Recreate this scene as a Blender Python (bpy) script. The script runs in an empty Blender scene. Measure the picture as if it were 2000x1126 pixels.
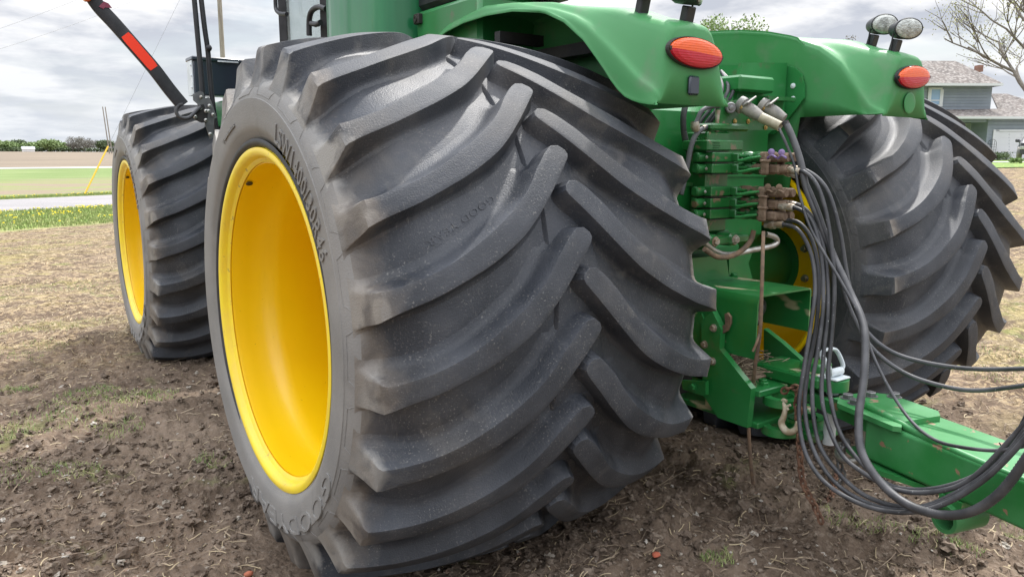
import bpy, math, random
import numpy as np
from mathutils import Vector, Matrix
random.seed(7); RNG=np.random.default_rng(7)
PI=math.pi
sc=bpy.context.scene
COL=sc.collection
# ------------------------------------------------------------------ camera
CAM=np.array([-2.743,-2.752,1.516]); YAW,PITCH,ROLL,FP=.608,.168,.002,1517.0
_f=np.array([math.sin(YAW)*math.cos(PITCH),math.cos(YAW)*math.cos(PITCH),-math.sin(PITCH)])
_r0=np.array([math.cos(YAW),-math.sin(YAW),0.]); _u0=np.cross(_r0,_f)
_r=math.cos(ROLL)*_r0+math.sin(ROLL)*_u0; _u=math.cos(ROLL)*_u0-math.sin(ROLL)*_r0
cd=bpy.data.cameras.new('camera'); cam=bpy.data.objects.new('camera',cd); COL.objects.link(cam)
cam.matrix_world=Matrix(((_r[0],_u[0],-_f[0],CAM[0]),(_r[1],_u[1],-_f[1],CAM[1]),(_r[2],_u[2],-_f[2],CAM[2]),(0,0,0,1)))
cd.sensor_fit='HORIZONTAL'; cd.sensor_width=36; cd.lens=FP/2000*36; cd.clip_start=.05; cd.clip_end=3000
sc.camera=cam
def ray(px,py): return _f+(px-1000)/FP*_r-(py-563)/FP*_u
def at(px,py,x=None,y=None,z=None,d=None):
    """a point seen at (px,py) of the survey photo lying on the plane x=, y= or z= (or at depth d)"""
    v=ray(px,py)
    if x is not None: t=(x-CAM[0])/v[0]
    elif y is not None: t=(y-CAM[1])/v[1]
    elif z is not None: t=(z-CAM[2])/v[2]
    else: t=d
    return Vector(CAM+t*v)
XO=1.931; CZ=.93; WB=3.69
# ------------------------------------------------------------------ materials
def mat(name,c1,c2=None,scale=4,rough=.5,metal=0,bump=0,bscale=60,coat=0,detail=6,lo=.4,hi=.6,c3=None,s3=30,lo3=.6,hi3=.66,spec=None,rvar=0,stretch=None,bdist=.01,emis=None,coatr=.1):
    m=bpy.data.materials.new(name); m.use_nodes=True; nt=m.node_tree; N=nt.nodes; L=nt.links
    b=N['Principled BSDF']; b.inputs['Roughness'].default_value=rough; b.inputs['Metallic'].default_value=metal
    b.inputs['Base Color'].default_value=(*c1,1)
    if coat: b.inputs['Coat Weight'].default_value=coat; b.inputs['Coat Roughness'].default_value=coatr
    if spec is not None: b.inputs['Specular IOR Level'].default_value=spec
    tc=N.new('ShaderNodeTexCoord'); src=tc.outputs['Object']
    if stretch:
        mp=N.new('ShaderNodeMapping'); mp.inputs['Scale'].default_value=stretch; L.new(src,mp.inputs[0]); src=mp.outputs[0]
    def noise(s,d=detail,w=0):
        n=N.new('ShaderNodeTexNoise'); n.inputs['Scale'].default_value=s; n.inputs['Detail'].default_value=d; n.inputs['Distortion'].default_value=w; L.new(src,n.inputs['Vector']); return n.outputs[0]
    def ramp(v,a,bb):
        r=N.new('ShaderNodeMapRange'); r.inputs[1].default_value=a; r.inputs[2].default_value=bb; L.new(v,r.inputs[0]); return r.outputs[0]
    def mix(f,a,bb):
        x=N.new('ShaderNodeMix'); x.data_type='RGBA'; L.new(f,x.inputs[0])
        for k,c in ((6,a),(7,bb)):
            if isinstance(c,tuple): x.inputs[k].default_value=(*c,1)
            else: L.new(c,x.inputs[k])
        return x.outputs[2]
    out=c1
    if c2 is not None:
        f=ramp(noise(scale),lo,hi); out=mix(f,c1,c2)
        if rvar:
            rr=N.new('ShaderNodeMapRange'); rr.inputs[3].default_value=rough; rr.inputs[4].default_value=rough+rvar; L.new(f,rr.inputs[0]); L.new(rr.outputs[0],b.inputs['Roughness'])
    if c3 is not None: out=mix(ramp(noise(s3,3),lo3,hi3),out,c3)
    if not isinstance(out,tuple): L.new(out,b.inputs['Base Color'])
    if bump:
        bn=N.new('ShaderNodeBump'); bn.inputs['Strength'].default_value=bump; bn.inputs['Distance'].default_value=bdist
        L.new(noise(bscale,5),bn.inputs['Height']); L.new(bn.outputs[0],b.inputs['Normal'])
    m['out']=0
    return m
def nodes(m): return m.node_tree.nodes, m.node_tree.links, m.node_tree.nodes['Principled BSDF']
M={}
# ------------------------------------------------------------------ mesh builder
class MB:
    def __init__(s): s.v=[];s.f=[];s.m=[];s.mi=0
    def add(s,vs,fs,mi=None):
        o=len(s.v); s.v+= [tuple(p) for p in vs]; s.f+=[tuple(o+i for i in f) for f in fs]; s.m+=[s.mi if mi is None else mi]*len(fs); return s
    def box(s,a,b,mi=None,bev=0,T=None):
        x0,y0,z0=a;x1,y1,z1=b
        x0,x1=sorted((x0,x1));y0,y1=sorted((y0,y1));z0,z1=sorted((z0,z1))
        c=min(bev,(x1-x0)*.45,(y1-y0)*.45,(z1-z0)*.45)
        if c<=0:
            vs=[(x,y,z) for x in (x0,x1) for y in (y0,y1) for z in (z0,z1)]
            fs=[(0,1,3,2),(4,6,7,5),(0,4,5,1),(2,3,7,6),(0,2,6,4),(1,5,7,3)]
        else:
            vs=[];fs=[]; X=(x0,x1);Y=(y0,y1);Z=(z0,z1); idx={}
            for i in (0,1):
                for j in (0,1):
                    for k in (0,1):
                        sx=c if i==0 else -c; sy=c if j==0 else -c; sz=c if k==0 else -c
                        for a_,p in enumerate(((X[i],Y[j]+sy,Z[k]+sz),(X[i]+sx,Y[j],Z[k]+sz),(X[i]+sx,Y[j]+sy,Z[k]))):
                            idx[i,j,k,a_]=len(vs); vs.append(p)
            I=lambda i,j,k,a_: idx[i,j,k,a_]
            for i in (0,1):
                q=[I(i,0,0,0),I(i,0,1,0),I(i,1,1,0),I(i,1,0,0)]; fs.append(q if i==0 else q[::-1])
                q=[I(0,i,0,1),I(1,i,0,1),I(1,i,1,1),I(0,i,1,1)]; fs.append(q if i==0 else q[::-1])
                q=[I(0,0,i,2),I(0,1,i,2),I(1,1,i,2),I(1,0,i,2)]; fs.append(q if i==0 else q[::-1])
            for p in (0,1):
                for q in (0,1):
                    fs.append((I(p,q,0,0),I(p,q,0,1),I(p,q,1,1),I(p,q,1,0)))
                    fs.append((I(p,0,q,0),I(p,0,q,2),I(p,1,q,2),I(p,1,q,0)))
                    fs.append((I(0,p,q,1),I(0,p,q,2),I(1,p,q,2),I(1,p,q,1)))
            for i in (0,1):
                for j in (0,1):
                    for k in (0,1): fs.append((I(i,j,k,0),I(i,j,k,1),I(i,j,k,2)))
        if T is not None: vs=[T@Vector(p) for p in vs]
        return s.add(vs,fs,mi)
    def prism(s,pts,off,mi=None):
        """polygon pts (3D) extruded by vector off"""
        n=len(pts); pts=[Vector(p) for p in pts]; off=Vector(off)
        vs=pts+[p+off for p in pts]
        fs=[tuple(range(n)),tuple(range(2*n-1,n-1,-1))]+[(i,i+n,(i+1)%n+n,(i+1)%n) for i in range(n)]
        return s.add(vs,fs,mi)
    def cyl(s,a,b,r,r2=None,n=20,mi=None,cap=True,bev=0):
        a=Vector(a);b=Vector(b);r2=r if r2 is None else r2
        d=(b-a);L=d.length;d.normalize()
        prof=[(0,r),(L,r2)]
        if bev: prof=[(0,r-bev),(bev,r),(L-bev,r2),(L,r2-bev)]
        return s.lathe(prof,a,d,n,mi,cap)
    def lathe(s,prof,o=(0,0,0),ax=(1,0,0),n=24,mi=None,cap=False,sy=1,up=None):
        o=Vector(o);ax=Vector(ax).normalized()
        e=Vector(up) if up else (Vector((0,0,1)) if abs(ax.z)<.9 else Vector((0,1,0)))
        e1=(e-ax*e.dot(ax)).normalized(); e2=ax.cross(e1)
        vs=[];fs=[]
        for (t,r) in prof:
            for k in range(n):
                a=2*PI*k/n; vs.append(o+ax*t+e1*(r*math.cos(a))+e2*(r*math.sin(a)*sy))
        for i in range(len(prof)-1):
            for k in range(n): fs.append((i*n+k,i*n+(k+1)%n,(i+1)*n+(k+1)%n,(i+1)*n+k))
        if cap: fs.append(tuple(range(n-1,-1,-1))); fs.append(tuple((len(prof)-1)*n+k for k in range(n)))
        return s.add(vs,fs,mi)
    def tube(s,pts,r,n=10,mi=None,smooth=0,cap=True,flat=None,twist=None):
        P=[Vector(p) for p in pts]
        if smooth: P=catmull(P,smooth)
        m=len(P); vs=[];fs=[]; up=None
        R=r if hasattr(r,'__len__') else [r]*m
        if hasattr(r,'__len__') and len(R)!=m: R=list(np.interp(np.linspace(0,1,m),np.linspace(0,1,len(R)),R))
        for i,p in enumerate(P):
            t=(P[min(i+1,m-1)]-P[max(i-1,0)]).normalized()
            if up is None: up=Vector((0,0,1)) if abs(t.z)<.9 else Vector((1,0,0))
            e1=(up-t*up.dot(t)).normalized(); up=e1; e2=t.cross(e1)
            for k in range(n):
                a=2*PI*k/n; vs.append(p+e1*(R[i]*math.cos(a)*(flat or 1))+e2*(R[i]*math.sin(a)))
        for i in range(m-1):
            for k in range(n): fs.append((i*n+k,i*n+(k+1)%n,(i+1)*n+(k+1)%n,(i+1)*n+k))
        if cap: fs.append(tuple(range(n-1,-1,-1))); fs.append(tuple((m-1)*n+k for k in range(n)))
        return s.add(vs,fs,mi)
    def hexbolt(s,p,d,r=.012,h=.008,mi=None):
        p=Vector(p);d=Vector(d).normalized()
        s.lathe([(0,r*1.35),(.002,r*1.35),(.0025,r)],p,d,6 if 0 else 16,mi,True)
        return s.lathe([(.002,r),(h,r),(h+.0015,r*.85)],p,d,6,mi,True)
    def build(s,name,mats,parent=None,smooth=40,mods=None):
        me=bpy.data.meshes.new(name); me.from_pydata(s.v,[],s.f)
        ms=mats if isinstance(mats,(list,tuple)) else [mats]
        for m in ms: me.materials.append(m)
        if len(ms)>1: me.polygons.foreach_set('material_index',s.m)
        if smooth:
            me.polygons.foreach_set('use_smooth',[True]*len(me.polygons)); me.set_sharp_from_angle(angle=math.radians(smooth))
        me.update()
        o=bpy.data.objects.new(name,me); COL.objects.link(o)
        if parent: link(o,parent)
        return o
def link(o,parent):
    o.parent=parent
def catmull(P,k):
    out=[]; n=len(P)
    for i in range(n-1):
        p0=P[max(i-1,0)];p1=P[i];p2=P[i+1];p3=P[min(i+2,n-1)]
        for j in range(k):
            t=j/k
            out.append(.5*((2*p1)+(p2-p0)*t+(2*p0-5*p1+4*p2-p3)*t*t+(3*p1-p0-3*p2+p3)*t**3))
    out.append(P[-1]); return out
def tag(o,label=None,cat=None,group=None,kind=None):
    if label:o['label']=label
    if cat:o['category']=cat
    if group:o['group']=group
    if kind:o['kind']=kind
    return o
def empty(name,loc=(0,0,0),parent=None):
    o=bpy.data.objects.new(name,None); o.location=loc; COL.objects.link(o); o.empty_display_size=.1
    if parent: o.parent=parent
    return o
def fastmesh(name,V,F,mats,mi=None,smooth=False,parent=None):
    me=bpy.data.meshes.new(name); k=F.shape[1]
    me.vertices.add(len(V)); me.vertices.foreach_set('co',V.astype(np.float32).ravel())
    me.loops.add(F.size); me.loops.foreach_set('vertex_index',F.astype(np.int32).ravel())
    me.polygons.add(len(F)); me.polygons.foreach_set('loop_start',(np.arange(len(F))*k).astype(np.int32))
    for m in (mats if isinstance(mats,(list,tuple)) else [mats]): me.materials.append(m)
    if mi is not None: me.polygons.foreach_set('material_index',mi.astype(np.int32))
    me.polygons.foreach_set('use_smooth',np.full(len(F),smooth))
    me.update(calc_edges=True)
    o=bpy.data.objects.new(name,me); COL.objects.link(o)
    if parent: o.parent=parent
    return o
#@@MATERIALS
# ------------------------------------------------------------------ material list
M['green']=mat('green_paint',(.014,.165,.034),(.026,.205,.055),3,.33,bump=.03,bscale=90,coat=.35,c3=(.09,.13,.06),s3=14,lo3=.60,hi3=.82,rvar=.12,coatr=.16)
M['fender']=mat('fender_paint',(.036,.215,.058),(.058,.25,.085),2,.52,bump=.02,bscale=40,spec=.38,coat=.12,c3=(.12,.2,.11),s3=9,lo3=.55,hi3=.9,rvar=.1,coatr=.2)
M['dkgreen']=mat('valve_paint',(.010,.11,.022),(.02,.14,.035),12,.35,bump=.1,bscale=80,coat=.3,c3=(.16,.12,.07),s3=22,lo3=.6,hi3=.68)
M['mudgreen']=mat('muddy_green_paint',(.012,.11,.025),(.17,.11,.07),16,.5,bump=.3,bscale=60,lo=.46,hi=.54,rvar=.3)
M['lever']=mat('lever_green',(.03,.22,.06),(.05,.26,.08),20,.4,coat=.3)
M['mud']=mat('mud_cake',(.15,.10,.065),(.24,.17,.12),14,.85,bump=.5,bscale=70)
M['plate']=mat('worn_green_plate',(.012,.15,.03),(.02,.19,.05),4,.4,bump=.05,bscale=80,coat=.3,c3=(.45,.42,.26),s3=7,lo3=.60,hi3=.63,stretch=(1,.45,1))
M['tongue']=mat('tongue_paint',(.020,.20,.042),(.055,.25,.085),4,.46,bump=.06,bscale=60,coat=.25,c3=(.28,.18,.11),s3=17,lo3=.655,hi3=.68,coatr=.2)
M['yellow']=mat('yellow_paint',(.95,.64,.002),(.93,.60,.002),2.5,.34,bump=.02,bscale=30,coat=.3,c3=(.22,.12,.02),s3=130,lo3=.745,hi3=.77,coatr=.15)
M['rimyel']=mat('rim_flange_paint',(.95,.73,.03),(.90,.66,.05),9,.40,bump=.03,bscale=60,coat=.2,c3=(.5,.38,.1),s3=38,lo3=.66,hi3=.75)
M['black']=mat('black_rubber_hose',(.035,.036,.040),(.085,.086,.092),9,.48,bump=.05,bscale=200,rvar=.2,c3=(.4,.42,.43),s3=120,lo3=.70,hi3=.74)
M['blkplastic']=mat('black_plastic',(.016,.017,.02),(.03,.03,.034),14,.5,bump=.15,bscale=300,bdist=.002)
M['dark']=mat('dark_frame',(.012,.012,.013),(.03,.027,.022),5,.7,bump=.2)
M['steel']=mat('zinc_steel',(.55,.55,.52),(.36,.34,.3),12,.38,metal=.8,bump=.08,bscale=90)
M['dirtysteel']=mat('dirty_steel',(.45,.42,.36),(.28,.21,.14),30,.5,metal=.5,bump=.2,bscale=120)
M['galv']=mat('grey_bracket_plate',(.22,.22,.22),(.16,.16,.165),20,.42,metal=.7)
M['white_metal']=mat('pale_painted_steel',(.74,.80,.83),(.60,.65,.67),14,.4,bump=.05)
M['rust']=mat('rusty_chain',(.13,.065,.04),(.24,.13,.08),40,.8,bump=.5,bscale=150,metal=.2)
M['gold']=mat('yellow_zinc_bolt',(.55,.40,.16),(.4,.28,.1),30,.4,metal=.8)
M['tan']=mat('tan_sleeve',(.42,.38,.28),(.3,.26,.18),20,.6)
M['cream']=mat('cream_hook',(.62,.56,.42),(.42,.34,.22),30,.55,bump=.2)
M['greyplug']=mat('grey_plug',(.17,.165,.155),(.28,.26,.23),18,.55,bump=.2)
M['purple']=mat('purple_lever',(.17,.10,.30),(.26,.19,.34),25,.5)
M['strap']=mat('brown_strap',(.20,.13,.08),(.12,.085,.06),30,.8,bump=.3)
M['amber']=mat('amber_lens',(.80,.10,.003),rough=.22,coat=.25)
M['red']=mat('red_lens',(.50,.003,.02),rough=.22,coat=.25)
M['reflector']=mat('orange_red_reflector',(1.0,.045,.008),rough=.3)
M['lens']=mat('clear_lens',(.52,.54,.50),(.30,.31,.28),40,.12,coat=1,bump=.5,bscale=120,metal=.3)
M['darkrefl']=mat('dark_reflector',(.02,.028,.045),rough=.25,coat=.5)
M['glass']=mat('cab_glass',(.75,.80,.80),rough=.05); M['glass'].node_tree.nodes['Principled BSDF'].inputs['Transmission Weight'].default_value=.85; M['glass'].node_tree.nodes['Principled BSDF'].inputs['IOR'].default_value=1.1
for k in ('amber','red'):
    n,l,b=nodes(M[k]); w=n.new('ShaderNodeTexWave'); w.inputs['Scale'].default_value=55; w.bands_direction='X'; t=n.new('ShaderNodeTexCoord'); l.new(t.outputs['Object'],w.inputs[0])
    w2=n.new('ShaderNodeTexWave'); w2.inputs['Scale'].default_value=40; w2.bands_direction='Z'; l.new(t.outputs['Object'],w2.inputs[0])
    ad=n.new('ShaderNodeMath'); l.new(w.outputs[1],ad.inputs[0]); l.new(w2.outputs[1],ad.inputs[1])
    bu=n.new('ShaderNodeBump'); bu.inputs['Strength'].default_value=.35; bu.inputs['Distance'].default_value=.0015; l.new(ad.outputs[0],bu.inputs['Height']); l.new(bu.outputs[0],b.inputs['Normal'])
# conduit : ribbed
M['conduit']=mat('ribbed_black_conduit',(.05,.051,.055),(.09,.09,.095),14,.5)
# rubber
def rubber(name,base,dust,grit,rough=.55,side=True):
    m=mat(name,base,dust,5,rough,detail=10,lo=.36,hi=.68,bump=.45,bscale=210,bdist=.004,spec=.55,rvar=.12)
    n,l,b=nodes(m)
    src=b.inputs['Base Color'].links[0].from_socket
    tc=n.new('ShaderNodeTexCoord')
    def nz(s,d,st=None,w=0):
        x=n.new('ShaderNodeTexNoise'); x.inputs['Scale'].default_value=s; x.inputs['Detail'].default_value=d; x.inputs['Distortion'].default_value=w
        if st:
            mp=n.new('ShaderNodeMapping'); mp.inputs['Scale'].default_value=st; mp.inputs['Rotation'].default_value=(.2,.5,.7); l.new(tc.outputs['Object'],mp.inputs[0]); l.new(mp.outputs[0],x.inputs[0])
        else: l.new(tc.outputs['Object'],x.inputs[0])
        return x.outputs[0]
    def rg(v,a,c,o0=0,o1=1):
        r=n.new('ShaderNodeMapRange'); r.inputs[1].default_value=a; r.inputs[2].default_value=c; r.inputs[3].default_value=o0; r.inputs[4].default_value=o1; l.new(v,r.inputs[0]); return r.outputs[0]
    def mul(a,c):
        q=n.new('ShaderNodeMath'); q.operation='MULTIPLY'; l.new(a,q.inputs[0])
        if isinstance(c,float): q.inputs[1].default_value=c
        else: l.new(c,q.inputs[1])
        return q.outputs[0]
    def mx(f,a,c):
        x=n.new('ShaderNodeMix'); x.data_type='RGBA'; l.new(f,x.inputs[0]); l.new(a,x.inputs[6]); x.inputs[7].default_value=(*c,1); return x.outputs[2]
    patch=rg(nz(3.5,5),.42,.62)
    sp=mul(rg(nz(150,4),.60,.69),rg(nz(7,6,w=.5),.42,.60))            # grit specks in patches
    st=mul(rg(nz(52,7,(1,1,6)),.57,.70),rg(nz(5,5),.46,.64))       # fine scuffs
    st2=mul(rg(nz(52,7,(6,1,1)),.57,.70),rg(nz(6,5),.46,.64))
    du=mul(rg(nz(9,10,w=.8),.54,.70),rg(nz(1.7,4),.40,.60)); c=mx(mul(du,.50),src,(.150,.142,.132)); c=mx(mul(sp,.50),c,grit); c=mx(mul(st,.32),c,tuple(.75*g for g in grit)); c=mx(mul(st2,.30),c,tuple(.75*g for g in grit))
    br=mul(rg(nz(2.2,7,w=.6),.52,.68),.22); c=mx(br,c,tuple(.5*g for g in (grit[0],grit[1]*.88,grit[2]*.74)))
    if side:
        sx_=n.new('ShaderNodeSeparateXYZ'); l.new(tc.outputs['Object'],sx_.inputs[0]); ab=n.new('ShaderNodeMath'); ab.operation='ABSOLUTE'; l.new(sx_.outputs[0],ab.inputs[0])
        nn=n.new('ShaderNodeMath'); nn.operation='MULTIPLY_ADD'; l.new(nz(11,9,w=.6),nn.inputs[0]); nn.inputs[1].default_value=.16; l.new(ab.outputs[0],nn.inputs[2])
        f1=rg(nn.outputs[0],.718,.752)
        xx=n.new('ShaderNodeMix'); xx.data_type='RGBA'; l.new(rg(nz(7,8),.38,.62),xx.inputs[0]); xx.inputs[6].default_value=(.175,.172,.166,1); xx.inputs[7].default_value=(.29,.275,.25,1)
        x2=n.new('ShaderNodeMix'); x2.data_type='RGBA'; l.new(mul(f1,.95),x2.inputs[0]); l.new(c,x2.inputs[6]); l.new(xx.outputs[2],x2.inputs[7]); c=x2.outputs[2]
        # rubbed-in brown soil just inside the shoulder
        f2=mul(mul(rg(nn.outputs[0],.66,.72),rg(nz(4,8,w=.5),.44,.60)),.5); c=mx(f2,c,(.19,.155,.12))
    l.new(c,b.inputs['Base Color'])
    return m
M['tread']=rubber('tread_rubber',(.019,.023,.031),(.058,.064,.077),(.26,.25,.23),.50)  # darker than the lug tops, groove shade deepened in the colour
M['lugtop']=rubber('worn_lug_rubber',(.029,.033,.041),(.062,.067,.078),(.25,.24,.22),.64)
M['sidewall']=rubber('sidewall_rubber',(.20,.195,.187),(.26,.25,.235),(.30,.285,.26),.62,False)
#@@TRACTOR
TR=empty('tractor',(0,0,0)); tag(TR,'large green tractor with very wide black tyres on yellow rims, parked on bare soil','tractor')
G=M['green']
# ---------- tyre
NL=23; DL=2*PI/NL
FLX=[0,.045,.06,.08,.10,.125,.15,.175,.20,.25,.30,.40,.55,.70]; FLR=[.81,.820,.826,.841,.857,.876,.892,.905,.915,.926,.932,.9385,.942,.943]
def floor_r(x):
    x=min(x,1.4-x); return float(np.interp(x,FLX,FLR))
def rad(x):
    t=min(abs(x-.7)/.65,1.05); return 1.018-.086*t**2.3
SWT=[(.05,.05,rad(.05)),(.02,.044,.902),(0,.039,.874),(-.03,.031,.842),(-.065,.019,.797)]
SWF=[(.05,.05,floor_r(.05)),(.038,.043,.819),(.02,.037,.816),(0,.032,.811),(-.03,.024,.803),(-.065,.019,.796)]
def interp3(T,w):
    for i in range(len(T)-1):
        if w<=T[i][0] and w>=T[i+1][0]:
            k=(T[i][0]-w)/(T[i][0]-T[i+1][0]); return tuple(T[i][j]*(1-k)+T[i+1][j]*k for j in (1,2))
    return T[-1][1:] if w<T[-1][0] else None
def ftop(w): return (w,rad(w)) if w>=.05 else interp3(SWT,w)
def fflo(w): return (w,floor_r(w)) if w>=.05 else interp3(SWF,w)
UX=[-.065,-.02,.03,.05,.10,.19,.27,.345,.425,.495,.55,.59,.635,.652,.664]
UA=[.231,.229,.228,.228,.235,.260,.294,.336,.388,.441,.495,.545,.594,.610,.619]
LX=[-.065,-.02,.03,.048,.107,.196,.30,.38,.47,.535,.60,.65,.69,.720]
LA=[.125,.134,.143,.148,.171,.200,.243,.281,.335,.389,.454,.508,.552,.586]
def smooth_curve(X,A,n):
    P=catmull([Vector((x,a*.95,0)) for x,a in zip(X,A)],6)
    d=[0]
    for i in range(1,len(P)): d.append(d[-1]+(P[i]-P[i-1]).length)
    t=np.linspace(0,d[-1],n); return np.stack([np.interp(t,d,[p.x for p in P]),np.interp(t,d,[p.y for p in P])],1)
NS=58
US=smooth_curve(UX,UA,NS); LS=smooth_curve(LX,LA,NS)
OFF=[(0,1),(.0018,.990),(.0090,.66),(.0145,.36),(.0195,.17),(.027,.06),(.038,.005),(.047,-.04)]
tipc=[(.676,.6275*.95),(.703,.6285*.95),(.7215,.6135*.95),(.7260,.599*.95)]
outline=np.vstack([US,tipc,LS[::-1]])
def lug_mesh(mirror):
    n=len(outline)
    tg=np.zeros_like(outline); tg[1:-1]=outline[2:]-outline[:-2]; tg[0]=outline[1]-outline[0]; tg[-1]=outline[-1]-outline[-2]
    tg/=np.linalg.norm(tg,axis=1)[:,None]; nr=np.stack([-tg[:,1],tg[:,0]],1)
    for _ in range(1): nr[1:-1]=(nr[:-2]+2*nr[1:-1]+nr[2:])/4; nr/=np.linalg.norm(nr,axis=1)[:,None]
    V=[];F=[]
    def put(w,s,g):
        a=s/.95
        wm=min(w,1.4-w) if False else w
        if w<=.7: tp=ftop(w);fl=fflo(w)
        else:
            tp=(w,rad(w));fl=(w,floor_r(w))
        x=fl[0]*(1-g)+tp[0]*g; r=fl[1]*(1-g)+tp[1]*g
        return (x,r,a)
    for (o,g) in OFF:
        for i in range(n):
            ow=o*(1.45 if i<NS-6 else .80 if i>NS+6 else 1.0)
            w,s=outline[i]+nr[i]*ow
            w=max(w,-.065)
            V.append(put(w,s,g))
    m=len(OFF)
    for j in range(m-1):
        for i in range(n-1): F.append((j*n+i,j*n+i+1,(j+1)*n+i+1,(j+1)*n+i))
    # top: ladder
    K=4; base=len(V); gi={}
    for i in range(NS):
        for k in range(1,K):
            t=k/K; w,s=US[i]*(1-t)+LS[i]*t
            gi[i,k]=len(V); V.append(put(w,s,1))
        gi[i,0]=i; gi[i,K]=n-1-i
    for i in range(NS-1):
        for k in range(K): F.append((gi[i,k],gi[i,k+1],gi[i+1,k+1],gi[i+1,k]))
    # tip fan
    tipv=[gi[NS-1,k] for k in range(K+1)]
    F.append(tuple([NS-1]+list(range(NS,NS+4))+[n-1-(NS-1)]+tipv[1:K][::-1]))
    return V,F
LV,LF=lug_mesh(False)
def cyl2(V,phase,mirror):
    out=[]
    for (x,r,a) in V:
        if mirror: x=1.4-x
        a=a+phase; out.append((x-.7,-r*math.cos(a),r*math.sin(a)))
    return out
def make_tyre():
    b=MB()
    prof=[(.10,.585),(.075,.600),(.050,.606),(.036,.618),(.026,.634),(.0235,.637),(.0215,.641),(.0100,.655),(.0045,.672),(.0030,.700),(.0018,.73),(.0012,.757),(.0015,.760),(.0045,.7615),(.0050,.7635),(.0060,.766),(.0105,.78),(.019,.796),(.027,.806),(.034,.813),(.0385,.817)]
    prof+=[(x,floor_r(x)) for x in (.045,.06,.08,.1,.125,.15,.175,.2,.25,.3,.36,.42,.5,.58,.66,.7)]
    full=prof+[(1.4-x,r) for x,r in prof[::-1][1:]]
    n=184; nsw=20
    b.lathe([(x-.7,r) for x,r in full],(0,0,0),(1,0,0),n)
    # sidewall faces use the sidewall rubber
    k=0
    for i in range(len(full)-1):
        mi=1 if (i<nsw-1 or i>=len(full)-nsw) else 0
        for _ in range(n): b.m[k]=mi; k+=1
    base=len(b.f)
    for j in range(NL):
        for mir in (False,True):
            ph=j*DL-(.123 if mir else 0)
            V=cyl2(LV,ph,mir); fs=LF if mir else [f[::-1] for f in LF]
            o=len(b.v); b.v+=V; b.f+=[tuple(o+q for q in f) for f in fs]
            for f in LF:
                xm=sum(LV[q][0] for q in f)/len(f); rm=sum(LV[q][1] for q in f)/len(f)
                b.m.append((2 if min(rad(LV[q][0])-LV[q][1] if LV[q][0]>=.05 else 1 for q in f)<.0005 and max(rad(LV[q][0])-LV[q][1] for q in f)<.004 else 0))
            # low tie bar bridging the centre line, and raised sidewall tab
            def pt(x,a,h):
                if mir: x=1.4-x
                r=floor_r(x)+h; return (x-.7,-r*math.cos(a+ph),r*math.sin(a+ph))
            XS=[(.601,-.008),(.609,.004),(.616,.012),(.626,.015),(.66,.016),(.70,.016),(.735,.015),(.745,.010),(.753,-.008)]
            AS=[(.545,-.008),(.553,.0),(.60,0),(.66,0),(.72,0),(.765,0),(.775,-.006),(.785,-.024)]
            vs=[pt(x+.10*(a-.66),a,min(h,h+g)) for x,h in XS for a,g in AS]; fs=[]
            nA_=len(AS)
            for q in range(len(XS)-1):
                for t in range(nA_-1):
                    f_q=(q*nA_+t,q*nA_+t+1,(q+1)*nA_+t+1,(q+1)*nA_+t); fs.append(f_q[::-1] if mir else f_q)
            b.add(vs,fs,0)
            # thin moulded rib outlining each shoulder pocket on the sidewall
            def sw(r,a):
                rs=[.60,.67,.757,.766,.78,.796,.806,.813]; xs=[.035,.0045,.0012,.0060,.0105,.019,.027,.034]
                x=float(np.interp(r,rs,xs))-.0008
                if mir: x=1.4-x
                return (x-.7,-r*math.cos(a+ph),r*math.sin(a+ph))
            path=[(.774,.030),(.774,.098),(.785,.104),(.801,.118),(.803,.128),(.803,.172),(.801,.182),(.785,.200),(.774,.206),(.774,.303)]
            pp=path
            b.tube([sw(r,a) for r,a in pp],.0013,n=5,mi=1,cap=False)
    return b
TY=make_tyre()
def text_mesh(body,size,extr,bev=.0008):
    cu=bpy.data.curves.new('t','FONT'); cu.body=body; cu.size=size; cu.extrude=extr; cu.bevel_depth=bev; cu.resolution_u=3; cu.space_character=1.12
    o=bpy.data.objects.new('t',cu); COL.objects.link(o)
    dg=bpy.context.evaluated_depsgraph_get(); me=bpy.data.meshes.new_from_object(o.evaluated_get(dg))
    COL.objects.unlink(o); bpy.data.objects.remove(o)
    v=[tuple(p.co) for p in me.vertices]; f=[tuple(p.vertices) for p in me.polygons]; bpy.data.meshes.remove(me)
    return v,f
def polar_text(b,body,r0,h,a0,a1,outline=True):
    v,f=text_mesh(body,h*1.42,.0026,.0007)
    x0=min(p[0] for p in v);x1=max(p[0] for p in v)
    vs=[]
    for p in v:
        t=(p[0]-x0)/(x1-x0); a=math.radians(a0+(a1-a0)*t); r=r0+p[1]
        xs=float(np.interp(r,[.60,.641,.655,.672,.70,.73,.757,.78],[.05,.0215,.010,.0045,.003,.0018,.0012,.0105]))
        vs.append((xs-.7-p[2]-.001,-r*math.cos(a),r*math.sin(a)))
    b.add(vs,f,0)
LET=MB()
polar_text(LET,'LSW1400/30R46',.682,.064,67.5,24.5)
polar_text(LET,'GOODYEAR',.690,.062,-30,-108)
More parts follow.
